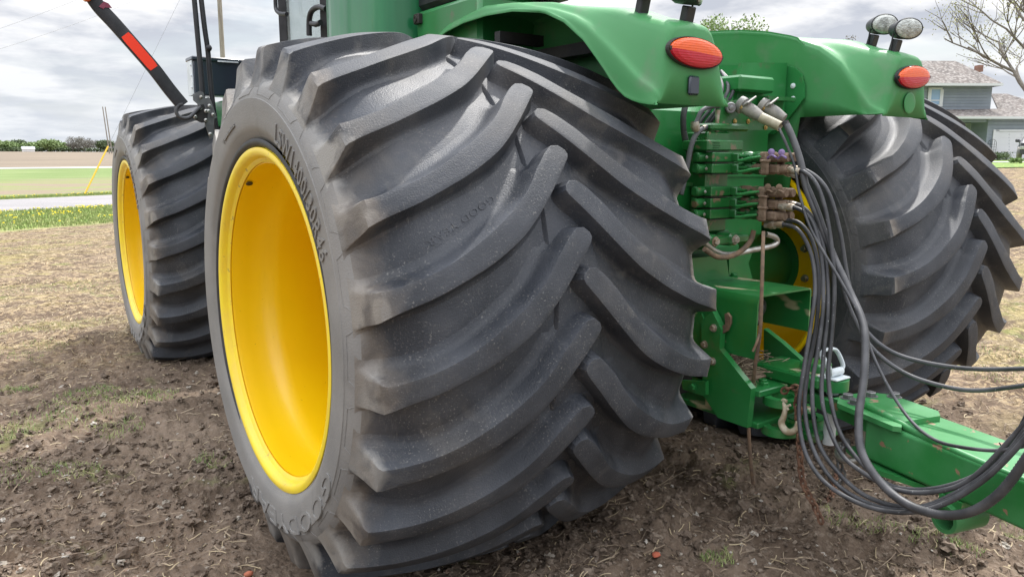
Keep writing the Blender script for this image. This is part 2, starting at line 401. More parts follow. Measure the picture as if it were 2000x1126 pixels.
def make_rim():
    b=MB()
    # outer flange
    fl=[(.100,.590),(.062,.600),(.038,.612),(.030,.618),(.022,.616),(.019,.606),(.022,.594),(.030,.586),(.046,.580),(.052,.570),(.056,.566)]
    b.lathe([(x-.7,r) for x,r in fl],(0,0,0),(1,0,0),128,mi=1)
    ba=[(.056,.566),(.0565,.572),(.060,.573),(.0605,.563),(.075,.561),(.12,.560),(.17,.556),(.20,.548),(.225,.538),(.26,.533),(.34,.531),(.42,.533),(.48,.54),(.52,.548),(.60,.552),(.80,.553),(.93,.553)]
    b.lathe([(x-.7,r) for x,r in ba],(0,0,0),(1,0,0),128,mi=0)
    # inner half
    bi=[(.93,.553),(1.0,.553),(1.15,.555),(1.28,.56),(1.33,.566),(1.352,.580),(1.372,.588),(1.382,.600),(1.378,.614),(1.366,.618),(1.34,.600),(1.30,.590)]
    b.lathe([(x-.7,r) for x,r in bi],(0,0,0),(1,0,0),128,mi=0)
    # disc (dished wheel centre)
    di=[(.955,.553),(.965,.53),(.97,.50),(.98,.46),(1.0,.43),(1.005,.40),(1.005,.20)]
    b.lathe([(x-.7,r) for x,r in di],(0,0,0),(1,0,0),96,mi=0)
    di2=[(.975,.20),(.975,.40),(.955,.43),(.94,.46),(.93,.50),(.925,.553)]
    b.lathe([(x-.7,r) for x,r in di2],(0,0,0),(1,0,0),96,mi=0)
    return b
RIM=make_rim()
def make_hub():
    b=MB()
    b.lathe([(-.05,.0),(-.05,.16),(-.02,.19),(0,.21),(.02,.21),(.02,0)],(.29,0,0),(1,0,0),48,mi=0)
    b.lathe([(0,.15),(.06,.15),(.07,.13),(.16,.12),(.5,.12)],(.31,0,0),(1,0,0),48,mi=0)
    for k in range(10):
        a=2*PI*k/10; p=(.306,.26*math.cos(a),.26*math.sin(a)); b.hexbolt(p,(1,0,0),.016,.02,mi=1)
        b.hexbolt((.274,p[1],p[2]),(-1,0,0),.016,.02,mi=1)
    # diamond washers and openings seen from the inside
    for k in range(5):
        a=2*PI*k/5+.35; c=Vector((.308,.36*math.cos(a),.36*math.sin(a))); t=Vector((0,-math.sin(a),math.cos(a))); e=Vector((0,math.cos(a),math.sin(a)))
        b.prism([c+t*.055,c+e*.03,c-t*.055,c-e*.03],(.006,0,0),mi=2); b.hexbolt(c+Vector((.006,0,0)),(1,0,0),.012,.01,mi=2)
    return b
HUB=make_hub()
tyre_o=TY.build('tyre',[M['tread'],M['sidewall'],M['lugtop']],None,31)
rim_o=RIM.build('rim',[M['yellow'],M['rimyel']],None,35)
hub_o=HUB.build('hub',[G,M['steel'],M['dark']],None,35)
polar_text(LET,'TUBELESS',.712,.011,118,104)
let_o=LET.build('lettering',M['sidewall'],None,30)
b=MB(); v_=ray(487,358); A_=v_[1]**2+v_[2]**2; B_=2*(CAM[1]*v_[1]+(CAM[2]-CZ)*v_[2]); C_2=CAM[1]**2+(CAM[2]-CZ)**2-.557**2
T_=(-B_+math.sqrt(B_*B_-4*A_*C_2))/2/A_; P_=Vector(CAM+T_*v_)-Vector((-XO+.7,0,CZ)); nn_=Vector((0,-P_.y,-P_.z)).normalized()
b.lathe([(.001,.013),(.003,.013),(.0035,.0105),(.003,.001)],P_,nn_,20,cap=True); valve_o=b.build('rim_hole',M['dark'],None,30)
b=MB(); b.lathe([(.036-.7,.6175),(.0275-.7,.6195),(.0185-.7,.628),(.0165-.7,.638),(.0200-.7,.646)],(0,0,0),(1,0,0),128); bead_o=b.build('bead_ring',M['blkplastic'],None,40)
def wheel(loc,rot,flip,rz=0,first=False):
    w=empty('wheel',loc,TR); w.rotation_euler=(0,0,rz)
    parts=[]
    for o in (tyre_o,rim_o,hub_o,let_o,valve_o,bead_o):
        c=o if first else o.copy()
        if not first: COL.objects.link(c)
        c.parent=w
        c.rotation_mode='XYZ'
        if o is tyre_o: c.location=(0,0,.021)
        if o is tyre_o: c.rotation_euler=(-rot,0,0)
        elif flip: c.rotation_euler=(.4,0,PI)
        if o is tyre_o: continue
    return w
w1=wheel((-XO+.7,0,CZ),0,False,0,True)
w2=wheel((XO-.7,0,CZ),-.186,True)
far_t=rubber('shaded_side_rubber',(.022,.025,.030),(.055,.057,.062),(.20,.185,.165),.6,False)  # far rear tyre gets darker rubber copies, shade put into their colour
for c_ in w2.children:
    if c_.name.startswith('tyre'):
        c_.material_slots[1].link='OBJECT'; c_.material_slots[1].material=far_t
        c_.material_slots[0].link='OBJECT'; c_.material_slots[0].material=rubber('shaded_far_tread',(.019,.023,.031),(.058,.062,.072),(.24,.23,.21),.52,False)
w3=wheel((-1.768+.677,WB,CZ-.062),.07,False,-.021)
w4=wheel((1.80-.677,WB+.05,CZ-.062),.11,True,-.021)
# text moulded in a tread groove
v,f=text_mesh('GOOD YEAR',.030,.0007,.0002)
x0=min(p[0] for p in v);x1=max(p[0] for p in v); b=MB(); vs=[]
pa=(.455,.502); pb=(.215,.370)
for p in v:
    t=(p[0]-x0)/(x1-x0); dx=pb[0]-pa[0]; da=(pb[1]-pa[1])*.93; L_=math.hypot(dx,da); nx,na=-da/L_,dx/L_
    xx=pa[0]+dx*t-nx*p[1]*-1; s_=(pa[1])*.93+da*t+na*p[1]
    a=s_/.93; r=floor_r(xx)+.0006+p[2]
    vs.append((xx-.7,-r*math.cos(a),r*math.sin(a)+.021))
b.add(vs,f); o=b.build('groove_lettering',M['tread'],w1,30)
# ---------- fenders
def arch(R,y): return CZ+math.sqrt(max(R*R-y*y,.04))
def fender_b(sx):
    b=MB()
    ys=list(np.concatenate([np.linspace(.72,.0,16),np.linspace(-.05,-.84,22)]))+[-.853,-.862,-.868]
    secs=[]
    for yi,y in enumerate(ys):
        ip=lambda X,Z: float(np.interp(-y,X,Z))
        zc=ip([-.72,-.5,-.2,0,.1,.253,.40,.538,.646,.70,.768,.81,.87],[2.03,2.11,2.15,2.135,2.125,2.101,2.065,2.013,1.94,1.875,1.79,1.74,1.72])
        zco=ip([-.72,-.5,-.2,.03,.30,.42,.514,.627,.707,.785,.87],[2.04,2.12,2.155,2.135,2.073,2.035,1.989,1.914,1.854,1.79,1.745])
        zl=ip([-.72,-.49,-.33,-.14,.05,.26,.385,.505,.606,.675,.728,.78,.83,.87],[2.02,2.085,2.105,2.110,2.100,2.066,2.015,1.934,1.836,1.762,1.724,1.704,1.694,1.690])
        zr=ip([-.72,-.2,.0,.16,.44,.60,.715,.805,.87],[2.05,2.165,2.15,2.135,2.085,2.043,2.000,1.976,1.955])
        k=min(1,max(0,(-y-.25)/.35)); kk=k*k*(3-2*k)
        zbot=1.70 if y<-.44 else 1.35
        top=lambda f: max(zc,zco)*(1-kk)+kk*f+.004*(1-kk)
        pts=[(.490,min(zbot,zc-.02)),(.492,max(zc-.05,zbot+.004)),(.497,max(zc-.012,zbot+.008)),(.508,zc+.002)]
        pts+=[(.525,zc+.004+kk*max(zr-.11-zc,0)*.35),(.548,top(zc*.35+(zr-.05)*.65)),(.59,top(zr-.018)),(.65,top(zr)),(.72,top(zr-.002)),(.785,top(zr-.014)),(.812,top((zr-.035)*.8+zco*.2))]
        pts+=[(.832,zco*(1-kk)+kk*((zr-.06)*.35+zco*.65)+.002),(.845,zco-.004),(.856,zco-.016),(.861,zco-.04 if zco-.04>zl+.01 else (zco-.016)*.5+zl*.5),(.864,zl+.012 if zco-.06>zl else zl+.006),(.866,zl),(.866,zl-.006)]
        secs.append((y,pts))
    n=len(secs[0][1]); rows=[]
    for (y,pts) in secs:
        sh=0 if y>-.845 else {-.853:.003,-.862:.008,-.868:.018}[round(y,3)]
        row=[]
        P=catmull([Vector((x,0,z)) for x,z in pts],3)
        cx,cz_=.69,1.83
        for p in P:
            x,z=p.x,p.z
            if sh:
                z=z-sh if z>1.72 else z; x=x+(sh*.6 if x<cx else -sh*.6)
            row.append((x*sx,y,z))
        rows.append(row)
    nn=len(rows[0]); vs=[p for r_ in rows for p in r_]; fs=[]
    for i in range(len(rows)-1):
        for k in range(nn-1):
            q=(i*nn+k,i*nn+k+1,(i+1)*nn+k+1,(i+1)*nn+k); fs.append(q if sx<0 else q[::-1])
    # rear face: strips down to z=1.69
    last=rows[-1]; o=len(vs); lo=[(max(min(abs(p[0]),.868),.50)*sx,-.868-.0*p[0],min(1.690,p[2]-.001)) for p in last]
    mid=[(p[0],-.870,(p[2]+q[2])/2) for p,q in zip(last,lo)]
    vs+=mid+lo; i0=(len(rows)-1)*nn
    for k in range(nn-1):
        for A,B in ((i0,o),(o,o+nn)):
            q=(A+k,A+k+1,B+k+1,B+k); fs.append(q if sx<0 else q[::-1])
    b.add(vs,fs)
    return b
for sx in (-1,1):
    o=fender_b(sx).build('fender',M['fender'],TR,50)
    so=o.modifiers.new('s','SOLIDIFY'); so.thickness=.007; so.offset=-1 if True else 1
    F_=o
    o['label']='dusty pale green rear fender over the nearer tyre' if sx<0 else 'green rear fender over the far rear tyre'
    # tail light : oval amber over red, dark rim
    def oval(b,cx,cz,rx,rz,y,prof,mi,half=0,tilt=0):
        n=40
        for (h0,k0),(h1,k1) in zip(prof[:-1],prof[1:]):
            for i in range(n):
                a0=2*PI*i/n;a1=2*PI*(i+1)/n
                am=(a0+a1)/2
                if half==1 and math.sin(am)<0: continue
                if half==-1 and math.sin(am)>0: continue
                q=[]
                for (h,k),a in (((h0,k0),a0),((h0,k0),a1),((h1,k1),a1),((h1,k1),a0)):
                    x=rx*k*math.cos(a);z=rz*k*math.sin(a); q.append((sx*(cx+x*math.cos(tilt)-z*math.sin(tilt)),y-h,cz+x*math.sin(tilt)+z*math.cos(tilt)))
                b.add(q,[(0,1,2,3) if sx>0 else (3,2,1,0)],mi)
    b=MB(); ti=.06
    oval(b,.690,1.860,.136,.051,-.872,[(0,1.0),(.010,1.0),(.014,.97),(.012,.93)],2,tilt=ti)
    dome=[(.012,.93),(.019,.90),(.024,.75),(.027,.5),(.028,.25),(.0285,.001)]
    oval(b,.690,1.860,.136,.051,-.872,dome,0,1,ti); oval(b,.690,1.860,.136,.051,-.872,dome,1,-1,ti)
    # seam shade strip and two screws
    for q in (-.123,.123): b.cyl((sx*(.690+q),-.870,1.860+q*ti),(sx*(.690+q),-.890,1.860+q*ti),.007,n=12,mi=2)
    b.build('tail_light',[M['amber'],M['red'],M['dark']],F_,40)
    if sx<0:
        b=MB(); b.box((-.714,-.884,1.722),(-.664,-.869,1.786),bev=.006); b.build('reflector',M['darkrefl'],F_,40)
    b=MB(); b.lathe([(0,.046),(.0015,.044),(.002,.038),(.002,.001)],(sx*.69,-.8755,1.75),(0,-1,0),40)
    if sx>0: b.build('round_emboss',M['fender'],F_,50)
    # work lamps
    for (bx,by,bz,tx) in ((.725,-.65,2.012,.02),(.657,-.80,1.968,.02)):
        b=MB(); B=Vector((sx*bx,by,bz))
        hd=Vector((sx*(.02),-.06,.115))
        b.box((-.022,-.016,-.012),(.022,.016,.058),mi=0,bev=.004,T=Matrix.Translation(B)@Matrix.Rotation(.25,4,'X'))
        b.box((-.028,-.022,-.008),(.028,.022,.004),mi=0,bev=.003,T=Matrix.Translation(B))
        b.cyl(B+Vector((sx*-.026,.0,-.002)),B+Vector((sx*-.024,-.008,.09)),.0035,n=8,mi=0)
        # housing : oval drum pointing backwards
        c=B+Vector((sx*.022,-.03,.098)); ax=Vector((-sx*.55,-.84,-.06)).normalized()
        b.lathe([(-.06,.001),(-.058,.026),(-.045,.036),(-.02,.040),(0,.042),(.03,.044),(.036,.046),(.040,.043)],c,ax,32,mi=0,sy=1.38)
        b.lathe([(.038,.042),(.043,.038),(.047,.028),(.049,.015),(.0495,.001)],c,ax,32,mi=1,sy=1.38)
        b.build('work_lamp',[M['blkplastic'],M['lens']],F_,40)
    # inner support plate with bolts, lamp wiring
    b=MB(); P=[at(px,py,x=.484) for px,py in ((1400,128),(1540,128),(1556,133),(1567,145),(1573,165),(1573,192),(1562,207),(1535,240),(1515,262),(1400,262))]
    P=[Vector((sx*p.x,p.y,p.z)) for p in P]; b.prism(P,(-sx*.012,0,0))
    b.build('fender_bracket',G,F_,30)
    b=MB()
    for px,py in ((1549,168),(1549,193)):
        b=MB(); p=at(px,py,x=.472); b.lathe([(0,.013),(.004,.012),(.007,.006),(.0075,.001)],(sx*p.x,p.y,p.z),(-sx,0,0),16); b.build('bracket_bolt',M['white_metal'],F_,40)
    # dark frame under the fender
    b=MB(); b.box((sx*.55,-.35,1.93),(sx*.62,.6,1.98)); b.box((sx*.5,.30,1.3),(sx*.6,.42,2.0)); b.box((sx*.62,.06,1.99),(sx*.85,.10,2.035)); b.build('fender_support_frame',M['dark'],F_,0)
# ---------- chassis, rear frame
b=MB()
b.box((-.40,-.36,1.12),(.42,1.2,1.74),bev=.03)
b.box((-.30,-.40,.80),(.20,1.2,1.13),bev=.02)
b.cyl((-1.1,0,CZ),(1.1,0,CZ),.17,n=40)
b.box((-.35,1.2,.75),(.35,5.2,1.5),bev=.03)
b.cyl((-.9,WB,CZ-.02),(.9,WB,CZ-.02),.17,n=40)
b.box((-.28,-.2,.55),(.28,.6,.82),bev=.03)
chassis=b.build('rear_frame',G,TR,30)
# side arm panel joining the frame and right fender bracket
b=MB(); b.prism([at(px,py,y=-.37) for px,py in ((1420,205),(1527,205),(1527,235),(1500,262),(1497,345),(1420,345))],(0,.02,0)); 
b.box((.06,-.46,1.80),(.30,-.30,1.87),bev=.01); b.prism([(.1,-.40,1.70),(.46,-.40,1.70),(.46,-.40,1.95),(.14,-.40,1.93)],(0,.02,0)); b.build('cross_panel',G,TR,30)
b=MB()
for p0,p1 in (((-.1,-.38,1.66),(.08,-.3,1.9)),((-.06,-.38,1.66),(.12,-.3,1.9)),((-.02,-.36,1.66),(.15,-.28,1.9))): b.tube([p0,((p0[0]+p1[0])/2,-.42,(p0[2]+p1[2])/2+.02),p1],.008,smooth=5)
b.build('hose_bundle',M['black'],TR)
# ---------- fuel tank, engine panel, cab
b=MB()
pts=[]
for (x,y) in ((-.55,.93),(-.93,.93),(-.97,.96),(-.985,1.02),(-.985,1.55),(-.975,1.64),(-.93,1.70),(-.55,1.72)): pts.append((x,y))
def vert_prism(b,pts,z0,z1,mi=None): b.prism([Vector((x,y,z0)) for x,y in pts][::-1],(0,0,z1-z0),mi)
vert_prism(b,pts,1.15,2.75)
b.build('fuel_tank',mat('tank_paint',(.012,.17,.06),(.02,.2,.075),3,.3,coat=.5,stretch=(5,5,.5),rvar=.15),TR,60)
b=MB(); b.box((-.80,.30,1.5),(-.3,.90,2.235),bev=.02); b.cyl((-.80,.852,2.253-.06),(-.812,.852,2.193),.026,n=24); EP=b.build('engine_side_panel',G,TR,40)
b=MB(); b.box((-.825,.826,2.168),(-.79,.878,2.218),bev=.004); b.lathe([(0,.018),(.006,.016),(.006,.008),(.003,.006),(.003,.001)],(-.825,.852,2.193),(-1,0,0),20); b.build('panel_latch',M['dark'],EP,40)
b=MB(); b.box((-.78,.25,2.245),(-.3,.92,2.6),bev=.02); b.build('hood_grille',M['blkplastic'],TR,40)
b=MB()
def post(p0,p1,w,mi=0):
    p0=Vector(p0);p1=Vector(p1); b.tube([p0,p1],w,n=4,mi=mi)
for x in (-.85,.85):
    post((x,2.70,1.6),(x,2.72,3.4),.040); post((x,1.95,1.6),(x,1.9,3.4),.05)
b.box((-.9,1.8,3.35),(.9,2.9,3.55),bev=.05); b.box((-.88,1.85,1.5),(.88,2.72,1.72),bev=.03)
CAB=b.build('cab',M['blkplastic'],TR,40)
b=MB(); b.box((-.845,2.0,1.72),(-.84,2.68,3.35)); b.box((.84,2.0,1.72),(.845,2.68,3.35)); b.box((-.82,2.715,1.72),(.82,2.72,3.35)); b.build('glass',M['glass'],CAB,0)
b=MB(); q=[at(px,py,x=-.93) for px,py in ((637,18),(622,14),(609,22),(604,40),(604,70))]; b.tube(q,.017,n=10,smooth=6)
q=[at(px,py,x=-.93) for px,py in ((608,46),(618,48),(626,44))]; b.tube(q,.016,n=10,smooth=4); b.build('grab_rail',M['blkplastic'],CAB)
b=MB(); q=[at(px,py,x=-.93) for px,py in ((538,-30),(538,5),(540,20),(548,27),(560,28))]; b.tube(q,.014,n=10,smooth=6); b.build('mirror_frame',M['blkplastic'],CAB)
b=MB(); b.box((-.86,1.78,1.6),(-.5,1.96,2.9),bev=.02); b.build('cab_rear_trim',M['dark'],CAB,30)
# ---------- front step area
b=MB(); b.box((-1.40,3.0,1.93),(-.80,3.16,2.180),mi=0,bev=.008); b.box((-1.41,2.985,2.160),(-.79,3.17,2.188),mi=0,bev=.006); b.box((-1.408,3.006,1.93),(-1.4015,3.15,2.16),mi=1)
b.box((-1.24,2.978,2.158),(-1.10,2.984,2.168),mi=1)
for z in (1.98,2.06,2.13): b.hexbolt((-1.408,3.02,z),(-1,0,0),.008,.006,mi=1)
b.build('tool_box',[M['darkrefl'],M['white_metal']],TR,40)
b=MB(); b.box((-1.22,2.95,1.72),(-.6,3.3,1.90),bev=.01); b.box((-1.20,2.92,1.78),(-1.15,2.95,1.85),bev=.004); b.build('step_support',G,TR,40)
for pl in (((374,-60),(385,60),(393,150),(396,195)),((386,-60),(399,50),(406,100),(413,180),(424,262))):
    b=MB(); b.tube([at(px,py,y=2.34) for px,py in pl],.0155,n=12,smooth=6)
    if pl[0][0]>380: p=at(408,94,y=2.32); b.lathe([(-.018,.004),(-.012,.016),(0,.020),(.012,.016),(.018,.004)],p,(1,-.2,0),14)
    b.build('ladder_rail',M['blkplastic'],TR)
b=MB(); b.prism([at(px,py,y=2.30) for px,py in ((376,184),(377,196),(385,203),(390,226),(398,236),(410,272),(416,270),(418,232),(423,230),(412,197),(407,190),(400,192),(397,181),(390,178))],(0,-.008,0))
b.prism([at(px,py,y=2.29) for px,py in ((386,206),(396,204),(404,222),(404,238),(394,240),(380,234),(378,228))],(0,-.02,0),mi=1)
for px,py in ((391,211),(381,228),(409,207),(402,217),(416,224),(402,235),(411,262),(393,190),(407,217)): b.lathe([(0,.012),(.006,.011),(.009,.004)],at(px,py,y=2.268),(0,-1,0),12,mi=2)
BR=b.build('marker_bracket',[M['galv'],M['dark'],M['steel']],TR,30)
b=MB(); b.tube([at(px,py,y=2.27) for px,py in ((356,203),(348,206),(344,216),(348,226),(360,231),(372,228),(382,218),(392,208))],.018,n=10,smooth=5,flat=.6); b.build('spring_hook',M['black'],BR)
cl=[(170,-22),(192,12),(225,48),(262,90),(300,134),(332,176),(357,206)]
C=catmull([at(px,py,y=2.27) for px,py in cl],6); b=MB(); vs=[];fs=[]
for i,p in enumerate(C):
    t=(C[min(i+1,len(C)-1)]-C[max(i-1,0)]).normalized(); s_=Vector((0,1,0)).cross(t).normalized()
    w=.037
    for (a_,d_) in ((-w,-.009),(-w+.008,-.013),(w-.008,-.013),(w,-.009),(w,.009),(-w,.009)): vs.append(p+s_*a_+Vector((0,d_,0)))
for i in range(len(C)-1):
    for k in range(6): fs.append((i*6+k,i*6+(k+1)%6,(i+1)*6+(k+1)%6,(i+1)*6+k))
fs+=[(5,4,3,2,1,0),tuple((len(C)-1)*6+k for k in range(6))]; b.add(vs,fs); ARM=b.build('marker_arm',M['blkplastic'],TR,30)
def strip(i0,i1,w,mi_,name,y0=-.0145,shape=None):
    b=MB(); vs=[];fs=[]
    for j,i in enumerate(range(i0,i1+1)):
        p=C[i];t=(C[min(i+1,len(C)-1)]-C[max(i-1,0)]).normalized(); s_=Vector((0,1,0)).cross(t).normalized()
        ww=w*(.86 if j in (0,i1-i0) else 1)
        for a_ in (-ww,ww): vs+= [p+s_*a_+Vector((0,y0,0)),p+s_*a_+Vector((0,y0+.006,0))]
    n=i1-i0+1
    for j in range(n-1):
        q=j*4; fs+=[(q,q+2,q+6,q+4),(q,q+4,q+5,q+1),(q+2,q+3,q+7,q+6),(q+1,q+5,q+7,q+3)]
    fs+=[(0,1,3,2),((n-1)*4,(n-1)*4+2,(n-1)*4+3,(n-1)*4+1)]
    b.add(vs,fs); return b.build(name,mi_,ARM,0)
strip(15,24,.028,M['reflector'],'reflector_strip')
b=MB(); b.box((-.055,-.035,-.06),(.055,.03,.05),bev=.015,T=Matrix.Translation(C[1]+Vector((-.01,-.01,.01)))@Matrix.Rotation(.75,4,'Y')); b.build('amber_marker_light',M['amber'],ARM,40)
b=MB(); p=C[7]; b.prism([at(px,py,y=2.253) for px,py in ((203,3),(212,7),(219,16),(205,15),(202,18),(193,13))],(0,.006,0)); b.build('faded_decal',mat('maroon_decal',(.20,.03,.06),(.25,.05,.09),20,.5),ARM,0)
#@@HITCH
# ---------- valve stack
b=MB()
b.box((-.20,-.52,1.20),(-.06,-.40,1.62),bev=.006)
b.box((-.30,-.50,1.14),(.0,-.38,1.20),bev=.01)
b.box((-.245,-.56,1.542),(-.02,-.42,1.585),bev=.005)
b.box((-.29,-.545,1.165),(-.22,-.45,1.215),bev=.01)
VS=b.build('valve_manifold',M['dkgreen'],TR,30)
zz=[1.515,1.468,1.374,1.326,1.280]
for i,z in enumerate(zz):
    b=MB(); b.box((-.215,-.565,z-.0200),(-.075,-.45,z+.0200),bev=.004)
    b.box((-.075,-.56,z-.018),(-.045,-.47,z+.018),bev=.003)
    for dz in (-.012,.012): b.hexbolt((-.058,-.56,z+dz),(0,-1,0),.006,.005)
    S=b.build('valve_section',M['dkgreen'],VS,30)
    b=MB(); b.cyl((-.205,-.515,z),(-.262,-.515,z),.0205,n=24,bev=.003); b.cyl((-.262,-.515,z),(-.266,-.515,z),.015,n=24); b.build('solenoid_cap',M['dkgreen'],VS,40)
    # coupler body pointing rearwards, with mud on its mouth
    b=MB(); x=-.055; y0=-.56
    Lm=0
    b.lathe([(0,.013),(.02,.016),(.045,.022),(.055,.024),(.085,.024),(.09,.021),(.105,.021),(.11,.0235),(.14,.0235),(.15,.022)],(x,y0+.02,z),(.12,-1,0),24,mi=0,cap=True)
    b.box((x-.028,y0-.165,z-.0225),(x+.05,y0-.13,z+.0225),mi=1,bev=.006)
    b.box((x-.022,y0-.225,z-.019),(x+.058,y0-.168,z+.019),mi=1,bev=.008)
    b.lathe([(0,.018),(.02,.019),(.03,.016)],(x,y0-.222,z),(0.05,-1,0),20,mi=1,cap=True)
    b.lathe([(0,.018),(.02,.019),(.03,.016)],(x+.045,y0-.222,z),(0.05,-1,0),20,mi=1,cap=True)
    
    b.cyl((x-.01,y0+.05,z),(x-.01,y0-.01,z),.006,mi=1 if i>2 else 0)
    bl_=MB(); bl_.tube([(x-.034,y0-.015,z-.010),(x-.040,y0-.05,z-.013),(x-.040,y0-.10,z-.004),(x-.036,y0-.145,z+.003)],[.005,.0075,.007,.0045],n=10,smooth=4)
    C_=b.build('coupler',[M['mudgreen'] if i else M['dkgreen'],M['mud']],VS,40)
    bl_.build('release_lever',M['lever'],VS,60)
    b=MB()
    if i in (1,3,4):
        for dx in (-.040,.062):
            b=MB(); b.box((x+dx-.007,y0-.190,z-.024),(x+dx+.007,y0-.152,z+.034),bev=.006); b.box((x+dx-.010,y0-.194,z+.026),(x+dx+.010,y0-.150,z+.038),bev=.004); b.build('dust_cap',M['mud'],VS,40)
    else:
        for px_,py_ in (((1507,297),(1527,298)) if i==0 else ((1500,365),(1522,366))):
            b=MB(); b.lathe([(0,.0125),(.006,.013),(.009,.008),(.0095,.001)],at(px_,py_,x=x-.030),(-1,-.5,.2),20); b.tube([at(px_-8,py_+12,x=x-.034),at(px_,py_+6,x=x-.036),at(px_+9,py_+11,x=x-.034)],.0045,n=8,smooth=4); b.build('dust_cap',M['purple'] if i==0 else M['mud'],VS,40)
    b=MB(); b.box((-.10,-.600,z-.0175),(-.030,-.555,z+.0175),bev=.004); b.cyl((-.088,-.60,z+.004),(-.088,-.64,z+.004),.007,n=12); b.build('mounting_block',M['dkgreen'],VS,40)
    b=MB(); b.hexbolt((-.083,-.601,z-.010),(0,-1,0),.0065,.006); b.hexbolt((-.232,-.5655+.02,z),(0,-1,0),.005,.004); b.build('socket_screw',M['steel'],VS,30)
    b=MB(); b.box((-.213,-.563,z-.0245),(-.05,-.46,z-.0215)); b.build('shade_gap_plate',M['dark'],VS,0)  # thin dark plate standing for the shaded gap between sections
# label text on valve
v,f=text_mesh('PRESSURE',.010,.0003,0); b=MB()
for k in range(3):
    b.add([(-.215+p[0]*(.9 if k!=1 else 1),-.5605,1.570-.010*k+p[1]*.75) for p in v],f)
b.build('valve_label',M['white_metal'],VS,0)
b=MB(); 
for k in (0,1): b.cyl((-.19+.05*k,-.49,1.585),(-.19+.05*k,-.49,1.605-.003*k),.012,n=16); 
b.tube([(-.22,-.49,1.59),(-.24,-.49,1.60),(-.235,-.49,1.615),(-.2,-.49,1.61)],.003,n=6,smooth=4); b.build('port_plug',M['dkgreen'],VS)
# lower clamp bar with bolts
b=MB(); b.box((-.275,-.60,1.155),(.0,-.52,1.188),bev=.006)
for x in (-.225,-.10): b.box((x-.03,-.605,1.145),(x+.03,-.515,1.198),bev=.012)
CB=b.build('clamp_bar',M['dkgreen'],TR,30)
for x in (-.225,-.10):
    b=MB(); b.hexbolt((x,-.606,1.172),(0,-1,0),.0155,.012); b.build('clamp_bolt',M['dirtysteel'],CB,30)
b=MB(); b.prism([at(px,py,y=-.50) for px,py in ((1402,193),(1421,191),(1423,198),(1480,189),(1530,192),(1531,199),(1525,225),(1520,254),(1400,254))],(0,.008,0)); b.prism([at(px,py,y=-.50) for px,py in ((1478,189),(1531,192),(1531,199),(1480,197))],(0,-.06,0))
b.box((-.19,-.53,1.625),(.05,-.44,1.655),bev=.008)
CP=b.build('connector_plate',M['dkgreen'],TR,30)
for px,py in ((1435,237),(1461,237),(1495,249)):
    b=MB(); b.hexbolt(at(px,py,y=-.502),(0,-1,0),.008,.006); b.build('plate_bolt',M['gold'],CP,30)
b=MB(); p=at(1425,211,y=-.51); b.lathe([(0,.022),(.012,.024),(.016,.020),(.016,.012),(.020,.011),(.022,.004),(.022,.001)],p,(-.45,-1,0),28); b.build('round_knob',M['galv'],CP,40)
for (pa_,pb_,col,px2,cap) in ((at(1447,204,y=-.53),at(1488,230,y=-.62),'greyplug',at(1524,247,y=-.70),1),(at(1490,206,y=-.53),at(1532,232,y=-.62),'greyplug',None,0)):
    b=MB(); ax=(pb_-pa_); L_=ax.length
    b.lathe([(-.01,.034),(.0,.036),(.015,.036),(.018,.028),(L_*.6,.028),(L_*.85,.023),(L_,.020)],pa_,ax,24,mi=0,cap=True)
    b.box((-.032,-.004,-.03),(.032,.004,.03),mi=0,bev=.003,T=Matrix.Translation(pa_+Vector((-.005,-.0,.028))+ax*.35)@Matrix.Rotation(-.5,4,'Y')@Matrix.Rotation(1.2,4,'X'))
    b.hexbolt(pa_+Vector((-.02,-.02,-.012)),(-.4,-1,0),.007,.005,mi=1)
    SO=b.build('electrical_plug',[M['greyplug'],M['gold']],CP,40)
    if px2 is not None:
        b=MB(); ax=px2-pb_; b.lathe([(-.012,.020),(0,.0215),(ax.length,.0205),(ax.length+.001,.016),(ax.length-.01,.014)],pb_,ax,24); b.build('plug_sleeve',M['tan'],CP,40)
# tractor's own hoses/pipes
def hose(name,pts,r,m_,parent=None,sm=8,n=10,flat=None):
    b=MB(); b.tube(pts,r,n=n,smooth=sm,flat=flat); return b.build(name,m_,parent,60)
hose('supply_hose',[at(px,py,y=-.42) for px,py in ((1342,195),(1335,225),(1336,260),(1346,300),(1350,335),(1345,380))],.013,M['black'],TR)
hose('supply_hose',[at(px,py,y=-.50) for px,py in ((1405,207),(1385,209),(1370,218),(1362,235),(1358,243))],.010,M['black'],TR)
hose('supply_hose',[at(px,py,y=-.50) for px,py in ((1392,247),(1375,250),(1360,262),(1350,285),(1343,320),(1337,350),(1330,380))],.011,M['black'],TR)
b=MB(); b.tube([at(px,py,y=-.50) for px,py in ((1372,250),(1385,247),(1398,245))],[.011,.009,.010],n=12,smooth=4); b.tube([at(px,py,y=-.50) for px,py in ((1402,215),(1401,235),(1400,262),(1400,268))],[.012,.008,.010,.008],n=10,smooth=4); b.lathe([(-.02,.014),(0,.02),(.02,.016)],at(1358,247,y=-.5),(-.3,0,1),10); b.build('hose_fitting',M['dirtysteel'],TR,40)
hose('steel_pipe',[at(px,py,y=-.62) for px,py in ((1372,470),(1382,480),(1400,492),(1425,497),(1465,489),(1500,482),(1514,477),(1518,470),(1512,462),(1495,457))],.0125,M['steel'],TR,n=14)
hose('muddy_hose',[at(px,py,y=-.66) for px,py in ((1472,450),(1466,470),(1450,488),(1428,500),(1400,501),(1376,486))],.011,M['strap'],TR)
